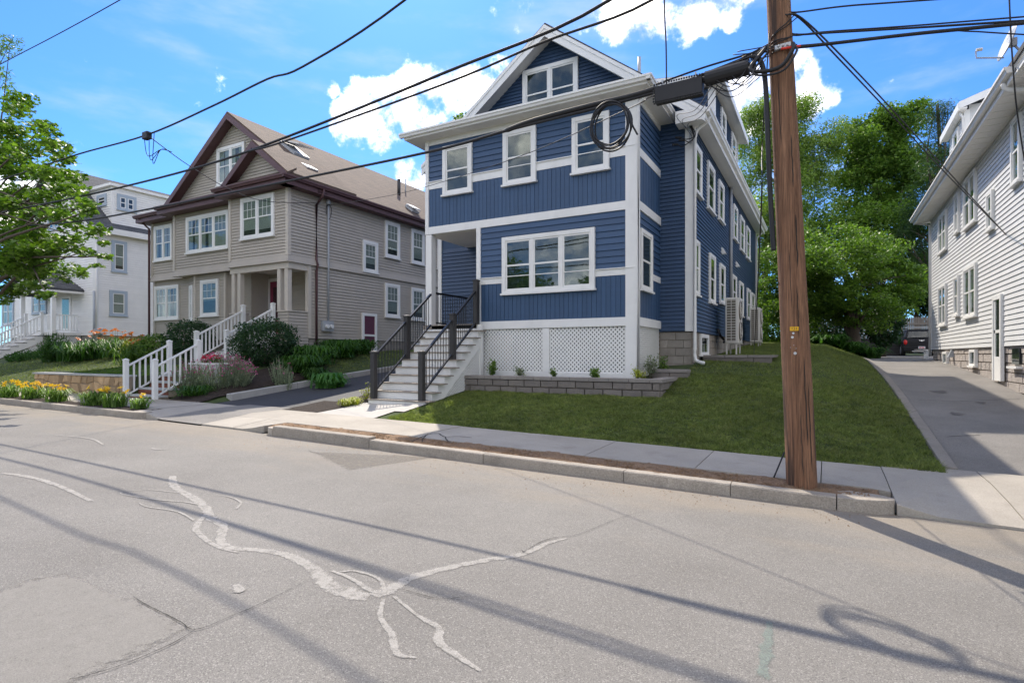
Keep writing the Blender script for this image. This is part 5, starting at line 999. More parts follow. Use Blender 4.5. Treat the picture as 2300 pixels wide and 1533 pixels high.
# satellite dish on its roof
p = Vector((3.16, 13.75, ez+.28)); ds = thing('satellite_dish', 'grey satellite dish with feed arm on the pale house eave', 'satellite dish', p)
b = MB(); nrm = Vector((-.94, -.12, .32)).normalized(); u = nrm.cross(Vector((0, 0, 1))).normalized(); v = u.cross(nrm); c0 = p+Vector((-.16, 0, .33)); rings = []
for r in (0, .12, .22, .3):
    for k in range(20): a = 2*math.pi*k/20; b.v.append(tuple(c0+u*r*math.cos(a)+v*r*1.08*math.sin(a)+nrm*(r*r*.55)))
b.f = [[i*20+k, i*20+(k+1) % 20, (i+1)*20+(k+1) % 20, (i+1)*20+k] for i in range(3) for k in range(20)]; o = b.build('reflector', M['greybox'], ds, smooth=True); sm = o.modifiers.new('th', 'SOLIDIFY'); sm.thickness = .012
MB().tube([p-Vector((0,0,.1)), p+Vector((0,0,.12)), c0-nrm*.04], .022, 8).build('mast', M['greybox'], ds); MB().box(c0.x-.0, c0.x+.1, c0.y-.05, c0.y+.05, c0.z-.08, c0.z+.06).build('bracket', M['greybox'], ds)
MB().tube([c0-v*.28, c0+nrm*.42-v*.34, c0+nrm*.47-v*.22], .014, 6).build('feed_arm', M['greybox'], ds); e = c0+nrm*.47-v*.2; MB().tube([e, e-nrm*.09+v*.03], .03, 10).build('feed_horn', M['acwhite'], ds)
for i, px in enumerate((2283, 2297)):
    q = onG(px, 866+i*8, zg); o = MB().box(q.x-.05, q.x+.05, q.y-.05, q.y+.05, q.z-.1, q.z+.95).build('bollard', M['fence'], None, bevel=.01); tag(o, ['square weathered wooden post standing closest to the side door', 'square weathered wooden post on the street side of its twin'][i], 'bollard', 'posts by the side door')
q = [onG(a, b, zg) for a, b in ((2128,861),(2162,857),(2172,862),(2140,866))]
for i in range(4): a, c = q[i], q[(i+1) % 4]; o = MB().bar(a+Vector((0,0,.012)), c+Vector((0,0,.012)), .03, .004).build('painted_outline', M['seal'], dr)
# ------------------------------------------------------------------ vegetation
def leafquads(P, size, nrm_up=.7, asp=.6, out=None):
    n = len(P); nr = RNG.normal(0, 1, (n, 3)); nr[:, 2] = np.abs(nr[:, 2])*1.0+nrm_up
    if out is not None: nr += out*.6
    nr /= np.linalg.norm(nr, axis=1)[:, None]; t = np.cross(nr, RNG.normal(0, 1, (n, 3))); t /= np.linalg.norm(t, axis=1)[:, None]+1e-9; b = np.cross(nr, t)
    s = size*RNG.uniform(.6, 1.3, n)[:, None]; droop = np.array([0, 0, -.18])*s
    V = np.stack([P-t*s*.5, P+b*s*asp*.5-t*s*.05, P+t*s*.5+droop, P-b*s*asp*.5-t*s*.05], 1).reshape(-1, 3)
    return V, np.arange(4*n).reshape(-1, 4)
def lobed(P, size):                                        # maple-like five-pointed leaves
    n = len(P); nr = RNG.normal(0, .55, (n, 3)); nr[:, 2] = 1; nr /= np.linalg.norm(nr, axis=1)[:, None]; t = np.cross(nr, RNG.normal(0, 1, (n, 3))); t /= np.linalg.norm(t, axis=1)[:, None]; b = np.cross(nr, t); s = size*RNG.uniform(.65, 1.25, n)[:, None]
    K = [(0,-.45),(.42,-.3),(.26,-.02),(.55,.22),(.2,.24),(0,.62),(-.2,.24),(-.55,.22),(-.26,-.02),(-.42,-.3)]
    V = np.stack([P+b*s*x+t*s*y-nr*s*.25*abs(x) for x, y in K], 1).reshape(-1, 3); return V, np.arange(10*n).reshape(-1, 10)
def clump_points(C, R, per, flat=.65):
    out = []
    for c, r in zip(C, R):
        k = int(per*(r**2)); d = RNG.normal(0, 1, (k, 3)); d /= np.linalg.norm(d, axis=1)[:, None]; rad = RNG.uniform(0, 1, k)**.42
        out.append(np.array(c)+d*rad[:, None]*np.array([r, r, r*flat]))
    return np.concatenate(out)
def ell_clumps(E, n, rc):
    """clump centres through ellipsoids (c, r): mostly near the surface"""
    C, R = [], []; tot = sum(r[0]*r[1]*r[2] for _, r in E)**1
    for c, r in E:
        k = max(3, int(n*(r[0]*r[2])/sum(q[0]*q[2] for _, q in E)))
        for _ in range(k):
            d = RNG.normal(0, 1, 3); d /= np.linalg.norm(d); C.append(np.array(c)+d*np.array(r)*RNG.uniform(.45, 1.0)); R.append(rc*RNG.uniform(.55, 1.35))
    return C, R
def limbs(t, base, top, r0, C, n, m, wob=.25):
    base, top = Vector(base), Vector(top); k = 7; pts = [base.lerp(top, i/k)+Vector((random.uniform(-wob, wob), random.uniform(-wob, wob), 0))*(.5*i/k) for i in range(k+1)]
    MB().tube(pts, [r0*(1-.75*i/k)+(.35*r0 if i == 0 else 0) for i in range(k+1)], 10).build('trunk', M[m], t, smooth=True)
    for c in random.sample(list(C), min(n, len(C))):
        c = Vector(c); j = random.uniform(.25, .9); a = pts[min(k-1, int(j*k))]; L_ = (c-a).length; mid = a.lerp(c, .5)+Vector((random.uniform(-.1, .1)*L_, random.uniform(-.1, .1)*L_, .08*L_))
        rr = max(.015, r0*.36*(1-j*.5)); MB().tube(spline([a, mid, c], 5), [rr*(1-.085*i) for i in range(11)], 6).build('limb', M[m], t, smooth=True)
def tree(name, label, base, top, r0, C, R, per, size, lm, bm='bark', nl=14, asp=.6, up=.7, group=None, flat=.65, shape='q'):
    t = thing(name, label, 'tree', base, group); limbs(t, base, top, r0, C, nl, bm); P = clump_points(C, R, per, flat)
    V, Fc = leafquads(P, size, up, asp) if shape == 'q' else lobed(P, size); o = npmesh('crown', V, Fc, M[lm], t); o['kind'] = 'stuff'; return t
def pxe(px, py, rx, ry, Y, dy=None):                       # ellipsoid from photo pixels at a depth
    c = onY(px, py, Y); Z = Y/ray(px)[1]; return ((c.x, c.y, c.z), (rx*Z/F/1.1, dy or rx*Z/F*.8, ry*Z/F))
# street maple on the left
MP = [(45,225,34),(25,285,42),(95,290,36),(55,335,46),(130,330,34),(105,385,44),(35,385,34),(160,395,28),(150,430,36),(185,455,30),(105,440,36),(125,480,34),(165,505,30),(222,520,26),(140,545,38),(85,525,42),(25,525,50),
      (25,590,58),(85,600,36),(60,560,48),(195,560,22),(240,572,18),(180,612,18),(215,600,14),(20,650,40),(75,640,38),(105,662,18),(8,672,24),(200,480,24),(235,545,16),(70,620,36),(15,340,40),(12,450,30),(100,560,30),(150,360,30),(175,535,22),(40,250,30)]
C, R = [], []
for px, py, r in MP:
    for _ in range(2):
        Y = 7.3+RNG.uniform(-1.3, 1.5); c = onY(px+RNG.uniform(-8, 8), py+RNG.uniform(-6, 6), Y); C.append(c); R.append(r*(Y/ray(px)[1])/F*RNG.uniform(.8, 1.05))
for _ in range(60): d = RNG.normal(0, 1, 3); d /= np.linalg.norm(d); C.append(np.array((-25.2, 7.4, 6.6))+d*np.array((4.2, 3.8, 3.2))*RNG.uniform(.5, 1)); R.append(RNG.uniform(.5, .9))
C = [tuple(c) for c in C]
tree('maple_tree', 'leafy green street maple reaching in front of the white house', (-25, 7.25, zr(-25)+.1), (-24.5, 7.3, 7.5), .24, C, R, 640, .13, 'leaf_maple', nl=46, shape='m', flat=.5)
C = [(onY(px, py, 9.5)) for px, py in ((8,95),(25,90),(2,120),(22,105),(-15,100),(5,165),(-20,140),(-40,100),(-60,130),(-40,180),(-80,160),(-10,190),(8,185))]
tree('ash_tree', 'wispy tree tip poking up above the maple', (-31, 9.5, .7), (-30.5, 9.5, 11), .2, [tuple(c) for c in C], [.42]*len(C), 420, .16, 'leaf_birch', asp=.28, nl=10, up=.2)
# trees behind the lots
def bgtree(label, E, base, top, n, rc, per, size, lm, bm='bark', r0=.25, nl=16, asp=.6, up=.7, name='shade_tree', flat=.65):
    C, R = ell_clumps(E, n, rc); return tree(name, label, base, top, r0, [tuple(c) for c in C], R, per, size, lm, bm, nl, asp, up, 'trees behind the houses', flat)
def gp(px, Y): c = onY(px, 797, Y); return (c.x, c.y, zg(c.x, c.y)-.1)
def tp(px, py, Y): return tuple(onY(px, py, Y))
bgtree('feathery light green locust tree rising beside the blue house eave', [pxe(1765,300,75,75,44),pxe(1690,340,60,110,44),pxe(1830,340,55,80,44),pxe(1790,440,90,80,44),pxe(1815,245,24,34,44),pxe(1720,250,40,30,44),pxe(1880,290,30,40,44)], gp(1775,44), tp(1770,260,44), 230, .85, 330, .2, 'leaf_locust', asp=.35, up=.3, name='locust_tree')
bgtree('grey-barked birch tree with small dark leaves behind the dogwood', [pxe(1965,330,80,70,46),pxe(2040,280,42,48,46),pxe(1935,440,85,85,46),pxe(2030,410,60,90,46),pxe(2060,240,20,22,46),pxe(1985,275,30,25,46)], gp(1965,46), tp(1975,280,46), 210, .9, 300, .21, 'leaf_birch', 'birch', name='birch_tree', r0=.22)
bgtree('broad dense dogwood spreading over the end of the lawn', [pxe(1880,610,150,105,30),pxe(1790,680,90,80,30),pxe(2000,630,72,85,31),pxe(1730,640,45,90,31),pxe(1930,690,100,50,29.5)], gp(1925,30), tp(1900,600,30), 300, .62, 520, .14, 'leaf_bush', name='dogwood_tree', nl=26, r0=.28, flat=.45)
bgtree('lush tree filling the gap behind the blue house rear corner', [pxe(1715,520,60,90,40),pxe(1760,560,60,70,40),pxe(1690,640,40,80,40)], gp(1720,40), tp(1720,470,40), 60, 1.1, 220, .2, 'leaf_locust')
bgtree('mid green tree standing between the birch and the dogwood', [pxe(1990,520,90,60,42),pxe(1880,530,80,60,42),pxe(2060,560,50,90,42)], gp(1980,42), tp(1980,470,42), 70, 1.2, 220, .21, 'leaf_bush')
bgtree('tall tree whose top shows left of the blue gable', [pxe(1068,290,52,48,36)], gp(1085,36), tp(1075,270,36), 44, .8, 190, .26, 'leaf_maple')
bgtree('dark leafy tree filling the view above the stockade fence', [pxe(2060,640,70,70,48),pxe(2000,690,60,40,48),pxe(2120,660,60,80,48)], gp(2060,48), tp(2060,600,48), 70, 1.1, 200, .24, 'leaf_dark')
# pine
E = [pxe(2110,300,36,70,40),pxe(2100,400,52,90,40),pxe(2085,520,60,110,40),pxe(2115,240,20,22,40)]
C, R = ell_clumps(E, 110, .8); tree('pine_tree', 'dark tall pine rising behind the pale house corner', gp(2105,40), tp(2110,235,40), .3, [tuple(c) for c in C], R, 210, .34, 'needle', nl=24, asp=.1, up=.9, group='trees behind the houses', flat=.5)
# trees on the far side of the street, seen in the window glass
for i, (x, y, h) in enumerate(((-38,-20,9.5),(-27,-22,11),(-16,-20,9),(-6,-22,11),(5,-20,9.5),(16,-22,10.5))):
    C, R = ell_clumps([((x, y, h*.55), (5.2, 3.8, h*.45))], 90, 1.5); tree('roadside_tree', ['bushy','tall','rounded','spreading','leafy','broad'][i]+' green tree across the street, reflected in the blue house windows', (x, y, -.3), (x, y, h*.8), .25, [tuple(c) for c in C], R, 75, .4, 'leaf_birch', nl=8)
# shrubs and flowers
def shrub(label, px, py, Y, rx, ry, n, size, lm, cat='shrub', name='evergreen_shrub', asp=.5, flatb=True):
    c = onY(px, py, Y); Z = Y/ray(px)[1]; r = np.array([rx*Z/F, rx*Z/F*.9, ry*Z/F]); gz_ = zg(c.x, c.y); t = thing(name, label, cat, (c.x, c.y, gz_))
    d = RNG.normal(0, 1, (n, 3)); d /= np.linalg.norm(d, axis=1)[:, None]; lump = 1+.10*np.sin(d[:, 0]*7+d[:, 2]*5)+.08*np.sin(d[:, 1]*9+2)+.05*np.sin(d[:, 2]*13)
    P = np.array(c)+d*r*(RNG.uniform(.35, 1, n)**.4*lump)[:, None]; P[:, 2] = np.maximum(P[:, 2], gz_+.02); V, Fc = leafquads(P, size, .2, asp, d); o = npmesh('foliage', V, Fc, M[lm], t); o['kind'] = 'stuff'
    for k in range(5): MB().tube([(c.x+.05*k-.1, c.y, gz_-.05), (c.x+random.uniform(-.5, .5)*r[0], c.y+random.uniform(-.5, .5)*r[1], c.z)], [.03, .012], 5).build('stem', M['bark'], t)
    return t
shrub('large rounded dark evergreen shrub below the tan porch', 597, 770, 12.0, 75, 56, 9000, .085, 'leaf_dark'); shrub('dark evergreen shrub left of the white porch balustrade', 428, 760, 12.2, 56, 44, 6500, .085, 'leaf_dark')
shrub('yellow-green variegated shrub beside the tan house corner', 300, 785, 12.6, 26, 26, 1400, .1, 'leaf_yellow', name='variegated_shrub'); shrub('mid green shrub between the yellow bush and the evergreen', 348, 780, 12.5, 40, 32, 2600, .1, 'leaf_birch', name='leafy_shrub')
def strap(label, px, py, r, h, n, lm, name='daylily', cat='daylily', flowers=0, fm='petal_gold', Y=None, wd=.022, arch=.8, stalk=1.15, group=None, fs=.06, parts=True):
    g_ = onG(px, py) if Y is None else onY(px, py, Y); g_.z = surf(g_.x, g_.y) if Y is None else zg(g_.x, g_.y); t = thing(name, label, cat, g_, group)
    a = RNG.uniform(0, 2*math.pi, n); rr = r*RNG.uniform(.3, 1.15, n); hh = h*RNG.uniform(.55, 1.1, n); d = np.stack([np.cos(a), np.sin(a)], 1); b0 = np.array(g_)[None]+np.concatenate([RNG.normal(0, r*.3, (n, 2)), np.zeros((n, 1))], 1); s = np.stack([-d[:, 1], d[:, 0], np.zeros(n)], 1)*wd*.5
    V, K = [], [(0, 0, 1), (.28, .62, 1), (.62, .98, .85), (1.0, 1-arch*.55, .1)]
    for u, v, w_ in K: p = b0+np.concatenate([d*(rr*u)[:, None], (hh*v)[:, None]], 1); V += [p-s*w_, p+s*w_]
    V = np.stack(V, 1).reshape(-1, 3); Fc = (np.arange(n)[:, None, None]*8+np.array([(0,1,3,2),(2,3,5,4),(4,5,7,6)])[None]).reshape(-1, 4); o = npmesh('leaves', V, Fc, M[lm], t); o['kind'] = 'stuff'
    if flowers:
        sm = MB(); me = FLOWER[fm]
        for _ in range(flowers):
            x, y = g_.x+random.uniform(-r, r)*.85, g_.y+random.uniform(-r, r)*.7; z = g_.z+h*stalk*random.uniform(.75, 1.12); sm.tube([(x*.8+g_.x*.2, y*.8+g_.y*.2, g_.z), (x, y, z)], .005, 4)
            f = bpy.data.objects.new('flower', me); COL.objects.link(f); f.location = (x, y, z); f.rotation_euler = (random.uniform(-.9, .9), random.uniform(-.9, .9), random.uniform(0, 6)); k = fs/.06*random.uniform(.8, 1.25); f.scale = (k, k, k); attach(f, t)
        sm.build('flower_stalks', M['leaf_lily'], t)['kind'] = 'stuff'
    return t
FLOWER = {}
for fm in ('petal_gold', 'petal_orange', 'petal_red', 'petal_pink'):
    b = MB()
    for k in range(6):
        a = k*math.pi/3; c, s = math.cos(a), math.sin(a)
        def q(r, w_, z): return [(r*c-w_*s, r*s+w_*c, z), (r*c+w_*s, r*s-w_*c, z)]
        v = q(.004, .004, 0)+q(.03, .017, .032)+q(.06, .012, .036)+q(.075, .002, .022); b.add(v, [(0,1,3,2),(2,3,5,4),(4,5,7,6)])
    me = b.mesh('flower'); me.materials.append(M[fm]); FLOWER[fm] = me
LG = 'yellow daylilies along the left curb'
for i, (px, py, r, n, f) in enumerate(((20,893,.55,260,14),(75,896,.5,260,16),(130,903,.5,260,12),(215,911,.5,300,9),(262,915,.45,260,6),(313,919,.32,200,4))):
    strap(['daylily clump with golden flowers at the shaded end of the curb bed','daylily clump thick with golden flowers before the stone wall','daylily clump beside the gap in the curb bed, golden flowers','bright green daylily clump right after the bed gap','pale grassy daylily clump below the left white step rail','small lone daylily clump at the end of the curb'][i], px, py-2, r*.72, .32*(.75 if i == 5 else 1), int(n*.55), 'leaf_lily', flowers=int(f*.8), group=LG)
for i, (px, py) in enumerate(((215,800),(262,800),(300,815),(170,815))):
    strap(['orange daylily clump under the twin meter','orange daylily clump against the white house foundation','orange daylily clump beside the yellow-green shrub','green daylily clump beside the tall leafy plant'][i], px, py, .8, .85, 220, 'leaf_lily' if i == 2 else 'leaf_fern', flowers=(9,10,8,1)[i], fm='petal_orange', Y=(13.2,13.5,12.4,12.6)[i], wd=.035, fs=.09, stalk=1.35)
def stems(label, px, py, Y, r, h, n, lm, fm, nf, name, cat, leaf=.05, per=9, wd=.008):
    c = onY(px, py, Y); c.z = zg(c.x, c.y); t = thing(name, label, cat, c); b = []; S_m = MB(); P = []; tips = []
    for _ in range(n):
        a = random.uniform(0, 6.28); q = r*math.sqrt(random.random()); x, y = c.x+q*math.cos(a), c.y+q*.7*math.sin(a); z0 = zg(x, y); hh = h*random.uniform(.6, 1.1)*(1-.35*(q/r)**2); lx, ly = x+(x-c.x)*.35+random.uniform(-.08, .08), y+(y-c.y)*.3+random.uniform(-.08, .08); S_m.bar((x, y, z0), (lx, ly, z0+hh), wd, wd); tips.append((lx, ly, z0+hh))
        for k in range(per): u = random.uniform(.05, .92); P.append((x+(lx-x)*u+random.gauss(0, .025), y+(ly-y)*u+random.gauss(0, .025), z0+hh*u))
    S_m.build('stalks', M[lm], t)['kind'] = 'stuff'; V, Fc = leafquads(np.array(P), leaf, .3, .35); npmesh('leaves', V, Fc, M[lm], t)['kind'] = 'stuff'
    if nf: V, Fc = leafquads(np.array(random.sample(tips, min(nf, len(tips)))*2)+RNG.normal(0, .02, (2*min(nf, len(tips)), 3)), .05, .6, .9); npmesh('flowers', V, Fc, M[fm], t)['kind'] = 'stuff'
    return t
stems('big silvery clump of pink campion spilling over the driveway bed', 500, 850, 9.9, .85, .78, 420, 'leaf_silver', 'petal_pink', 330, 'campion', 'flowers', .055, 14); stems('silvery pink campion leaning over the brick step rail', 425, 860, 9.3, .5, .7, 170, 'leaf_silver', 'petal_pink', 60, 'campion', 'flowers', .05, 14)
stems('sparse silvery campion right of the evergreen shrub', 632, 830, 11.0, .3, .75, 70, 'leaf_silver', 'petal_pink', 14, 'campion', 'flowers', .05, 12)
stems('tall upright leafy green plant beside the white house stairs', 122, 800, 12.5, .6, 1.35, 130, 'leaf_fern', 'petal_gold', 0, 'tall_perennial', 'plant', .12, 26); stems('low green ground plant at the foot of the white stairs', 60, 800, 12.6, .9, .5, 120, 'leaf_fern', 'petal_gold', 0, 'leafy_perennial', 'plant', .12, 14)
strap('low grassy green edge plants in front of the campion', 440, 885, .5, .25, 260, 'leaf_fern', 'edging_plant', 'plant', Y=9.0, wd=.03)
for i, (px, py, Y, r, h) in enumerate(((700,800,13.0,.75,.6),(760,795,14.6,.8,.6),(808,795,16.0,.6,.55),(680,815,12.2,.6,.5))):
    strap(['fern clump under the tan downspout','fern clump along the tan foundation','fern clump beside the plum basement door','fern clump beside the rounded evergreen'][i], px, py, r, h, 420, 'leaf_fern', 'fern', 'fern', Y=Y, wd=.05, group='ferns along the tan house')
strap('glossy broad-leaved hosta at the edge of the driveway bed', 742, 820, .42, .42, 330, 'leaf_hosta', 'hosta', 'hosta', Y=11.9, wd=.07, arch=1.0); strap('smaller dark hosta behind the glossy one', 708, 815, .34, .4, 240, 'leaf_fern', 'hosta', 'hosta', Y=12.1, wd=.06)
# flower tub
c = Vector((-15.1, 9.75, zg(-15.1, 9.75))); tub = thing('flower_tub', 'white rectangular flower tub with red flowers behind the step rail', 'planter', c)
MB().hexa([(c.x-.42,c.y-.22,c.z),(c.x+.42,c.y-.22,c.z),(c.x+.42,c.y+.22,c.z),(c.x-.42,c.y+.22,c.z),(c.x-.5,c.y-.28,c.z+.5),(c.x+.5,c.y-.28,c.z+.5),(c.x+.5,c.y+.28,c.z+.5),(c.x-.5,c.y+.28,c.z+.5)]).box(c.x-.53, c.x+.53, c.y-.31, c.y+.31, c.z+.501, c.z+.55).build('tub', M['white'], tub, bevel=.01)
V, Fc = leafquads(np.array([(c.x+random.uniform(-.42, .42), c.y+random.uniform(-.2, .2), c.z+.55+random.uniform(0, .15)) for _ in range(260)]), .07); npmesh('foliage', V, Fc, M['leaf_fern'], tub)['kind'] = 'stuff'
for _ in range(14): f = bpy.data.objects.new('flower', FLOWER['petal_red']); COL.objects.link(f); f.location = (c.x+random.uniform(-.42, .42), c.y+random.uniform(-.22, .1), c.z+.65+random.uniform(0, .1)); f.rotation_euler = (random.uniform(-.8, .8), random.uniform(-.8, .8), 0); attach(f, tub)
# young plants in the block planter
def youngling(label, px, Y, h, r, n, lm, leaf=.05, z=1.06):
    c = onY(px, 840, Y); t = thing('young_shrub', label, 'shrub', (c.x, c.y, z)); P = []; s = MB()
    for k in range(9):
        a = random.uniform(0, 6.28); q = Vector((c.x+r*.9*math.cos(a)*random.random(), c.y+r*.8*math.sin(a)*random.random(), z+h*random.uniform(.5, 1))); s.tube([(c.x, c.y, z-.05), q], [.008, .003], 5)
        for _ in range(n//9): u = random.uniform(.25, 1.05); P.append((c.x+(q.x-c.x)*u+random.gauss(0, r*.2), c.y+(q.y-c.y)*u+random.gauss(0, r*.2), z+(q.z-z)*u+random.gauss(0, .03)))
    s.build('stem', M['bark'], t); V, Fc = leafquads(np.array(P), leaf, .4, .55); npmesh('foliage', V, Fc, M[lm], t)['kind'] = 'stuff'
youngling('upright dark young shrub at the left end of the block planter', 1107, 12.3, .42, .17, 420, 'leaf_birch', .06); youngling('pale silvery young shrub before the left lattice panel', 1169, 12.3, .30, .2, 360, 'leaf_silver', .045)
youngling('tiny dark tuft of a shrub before the lattice divider', 1246, 12.3, .2, .13, 240, 'leaf_bush', .05); youngling('compact green young shrub before the right lattice panel', 1338, 12.2, .24, .17, 380, 'leaf_bush', .055)
youngling('golden yellow young shrub at the planter corner', 1436, 12.15, .26, .19, 420, 'leaf_yellow', .045); youngling('loose grey-green young shrub beside the corner lattice', 1460, 13.0, .5, .26, 520, 'leaf_silver', .05, 1.1); youngling('small dark young shrub beside the block foundation', 1490, 13.6, .42, .2, 420, 'leaf_birch', .055, 1.15)
for px, py, l in ((775, 914, 'small yellow-green grass tuft nearer the sidewalk in the mulch'), (797, 910, 'small yellow-green grass tuft further up the mulch')): strap(l, px, py, .16, .2, 160, 'leaf_yellow', 'ornamental_grass', 'grass tuft', wd=.012, Y=onG(px, py, zg).y)
youngling('spindly yellow-leaved shrub beside the bottom stair post', 822, 10.3, .5, .16, 130, 'leaf_yellow', .06, .42)
# low growth under the dogwood
for i, (px, py, Y) in enumerate(((1860,775,27.5),(1905,775,27.8),(1945,778,28.2))): strap(['broad-leaved plant clump left of the dogwood trunk','broad-leaved plant clump below the dogwood trunk','broad-leaved plant clump at the driveway end of the lawn'][i], px, py, .8, .45, 260, 'leaf_fern', 'ground_plant', 'plant', Y=Y, wd=.08)
shrub('dark leafy shrub at the far end of the lawn below the dogwood', 1985, 730, 33, 40, 50, 3500, .16, 'leaf_dark', name='leafy_shrub'); shrub('dark bushy undergrowth behind the condensers', 1735, 745, 33, 45, 35, 3500, .16, 'leaf_bush', name='leafy_shrub'); shrub('dark bushy undergrowth under the dogwood crown', 1850, 730, 34, 90, 50, 6000, .18, 'leaf_dark', name='leafy_shrub')
# ================================================================== utility pole and cables
PY_ = 6.9; pb = onG(1801, 1092, zwalk); pb = Vector((onY(1801, 0, PY_).x, PY_, zwalk(-.2, PY_)-.05)); lean = Vector((onY(1749, 0, PY_).x-onY(1801, 0, PY_).x, 0, onY(1749, 0, PY_).z-pb.z)); lean /= lean.z
def pole_at(z): return pb+lean*(z-pb.z)
up = thing('utility_pole', 'tall reddish-brown wooden utility pole leaning slightly left', 'utility pole', pb)
b = MB(); n = 28; hs = np.concatenate([np.linspace(0, 6, 40), np.linspace(6.4, 10.2, 10)])
for i, h in enumerate(hs):
    c = pb+lean*h; r = .153-.0062*h
    for k in range(n): a = 2*math.pi*k/n; q = r*(1+.02*math.sin(3*a+h*.7)+.012*math.sin(9*a+2*math.sin(h*.8))+.008*math.sin(17*a+h*2)); b.v.append((c.x+q*math.cos(a), c.y+q*math.sin(a), c.z+h*0))
b.f = [[i*n+k, i*n+(k+1) % n, (i+1)*n+(k+1) % n, (i+1)*n+k] for i in range(len(hs)-1) for k in range(n)]+[[(len(hs)-1)*n+k for k in range(n)]]
b.build('shaft', M['pole'], up, smooth=True)
def on_pole(px, py, out=.005):                              # point on the camera side of the shaft
    q = onY(px, py, PY_-.14); c = pole_at(q.z); h = q.z-pb.z; r = .153-.0062*h; d = ray(px); dv = Vector((d[0], d[1], 0)).normalized(); sd = Vector((dv.y, -dv.x, 0)); e = (Vector((q.x, q.y, 0))-Vector((c.x, c.y, 0))).dot(sd); e = max(-r*.95, min(r*.95, e)); w_ = -dv*math.sqrt(r*r-e*e)+sd*e; return Vector((c.x, c.y, q.z))+w_*(1+out/r), w_.normalized()
for px, y0, y1, r in ((1797,640,760,.004),(1801,480,600,.006),(1805,800,1000,.005),(1792,930,1075,.004),(1799,300,420,.005),(1783,560,690,.003),(1812,860,1060,.004),(1776,180,330,.004)):     # drying checks
    pts = [on_pole(px+(y-797)*.045*(1 if y < 9e9 else 0)+random.uniform(-.8, .8), y, .0012)[0] for y in np.linspace(y0, y1, 9)]; MB().tube(pts, [.0008]+[r]*7+[.0008], 5).build('check', M['crack'], up)
q, nv = on_pole(1784, 738); tg = MB().bar(q+Vector((0,0,.025)), q-Vector((0,0,.025)), .002, .002)
u_ = Vector((-nv.y, nv.x, 0)); tg = MB().hexa([q-u_*.042-Vector((0,0,.022)), q+u_*.042-Vector((0,0,.022)), q+u_*.042+Vector((0,0,.022)), q-u_*.042+Vector((0,0,.022))]+[q+nv*.008-u_*.042-Vector((0,0,.022)), q+nv*.008+u_*.042-Vector((0,0,.022)), q+nv*.008+u_*.042+Vector((0,0,.022)), q+nv*.008-u_*.042+Vector((0,0,.022))]).build('number_tag', M['yellow'], up)
cu = bpy.data.curves.new('tag_number', 'FONT'); cu.body = '121'; cu.size = .042; cu.align_x = 'CENTER'; cu.align_y = 'CENTER'; to = bpy.data.objects.new('tag_number', cu); COL.objects.link(to); dg = bpy.context.evaluated_depsgraph_get(); me = bpy.data.meshes.new_from_object(to.evaluated_get(dg)); bpy.data.objects.remove(to)
me.transform(Matrix.Translation(q+nv*.0095) @ (Matrix(((u_.x, 0, nv.x), (u_.y, 0, nv.y), (0, 1, 0))).to_4x4())); me.materials.clear(); me.materials.append(M['black']); to = bpy.data.objects.new('tag_number', me); COL.objects.link(to); attach(to, tg)
for px, py, r in ((1782,748,.012),(1780,757,.014),(1786,793,.016),(1783,775,.004),(1788,782,.004),(1776,780,.003)):
    q, nv = on_pole(px, py); MB().tube([q-nv*.002, q+nv*.004], r, 9).build('staple_patch', M['tin'], up)
def yw(px, py, Y=PY_): return onY(px, py, Y)
def wire(name, label, pts, r, n=8, seg=6): o = MB().tube(spline(pts, seg), r, n).build(name, M['wire'], None, smooth=True); return tag(o, label, 'cable')
def ext(a, b, k): return Vector(b)+(Vector(b)-Vector(a))*k
top = lambda z, dx=0: pole_at(z)+Vector((dx, -.16, 0))
P = [yw(0,145), yw(270,0)]; P = [ext(P[1], P[0], 1.0)]+P+[pole_at(9.75)]; wire('power_line', 'highest thin power line crossing the upper left sky', P, .011)
P = [yw(0,405), yw(60,385), yw(180,345), yw(330,303), yw(480,237), yw(600,178), yw(680,150), yw(910,0)]; P = [ext(P[1], P[0], 5)]+P+[pole_at(8.7)+Vector((-1.5, 0, -.25)), pole_at(8.7)]; wire('power_line', 'twisted service cable with a splice over the maple', P, .018)
P = [yw(0,478), yw(200,437), yw(430,380), yw(630,313), yw(1000,163), yw(1370,0)]; P = [ext(P[1], P[0], 2)]+P+[pole_at(7.2)]; wire('power_line', 'thick upper cable of the pair crossing the blue gable', P, .022)
P = [yw(560,339,6.85), yw(640,317,6.85), yw(1000,188,6.85), yw(1220,95,6.85), yw(1465,0,6.85)]; P += [pole_at(6.6)]; wire('power_line', 'thinner lower cable of the pair crossing the blue gable', P, .017)
P = [yw(0,510), yw(150,500), yw(300,476), yw(620,412), yw(960,342), yw(1150,290)]; P = [ext(P[1], P[0], 3)]+P+[yw(1330,245), yw(1480,205), yw(1600,160), yw(1722,112), ]; wire('telephone_cable', 'black telephone cable bundle crossing the blue house front', P, .021)
P = [yw(1130,296), yw(1200,270), yw(1330,236), yw(1420,215), yw(1480,197)]; wire('telephone_cable', 'thick wrapped sleeve of the telephone bundle before the upper windows', P, [.012]+[.034]*(4*6-1)+[.02])
wire('telephone_cable', 'strand wire above the terminal boxes', [yw(1473,190), yw(1580,152), yw(1680,122), yw(1730,105)], .012)
P = [yw(1470,214,7.05), yw(1410,245,7.1), Vector((-6.0, 9.2, 0)), onX(735, 462, -16.0)]; P[2] = onY(1146, 359, 9.0); P = [top(4.95)]+[P[0], P[1], P[2], onY(900, 434, 12.2), P[3]]; wire('service_drop', 'thin pale service wire from pole to tan house', P, .007)
sp = yw(330, 303); wire('service_drop', 'service wire falling from the splice to the tan house corner', [sp, onY(425,372,8.5), onY(520,427,10.5), onY(600,452,12.2), onX(715,456,-15.95)], .010)
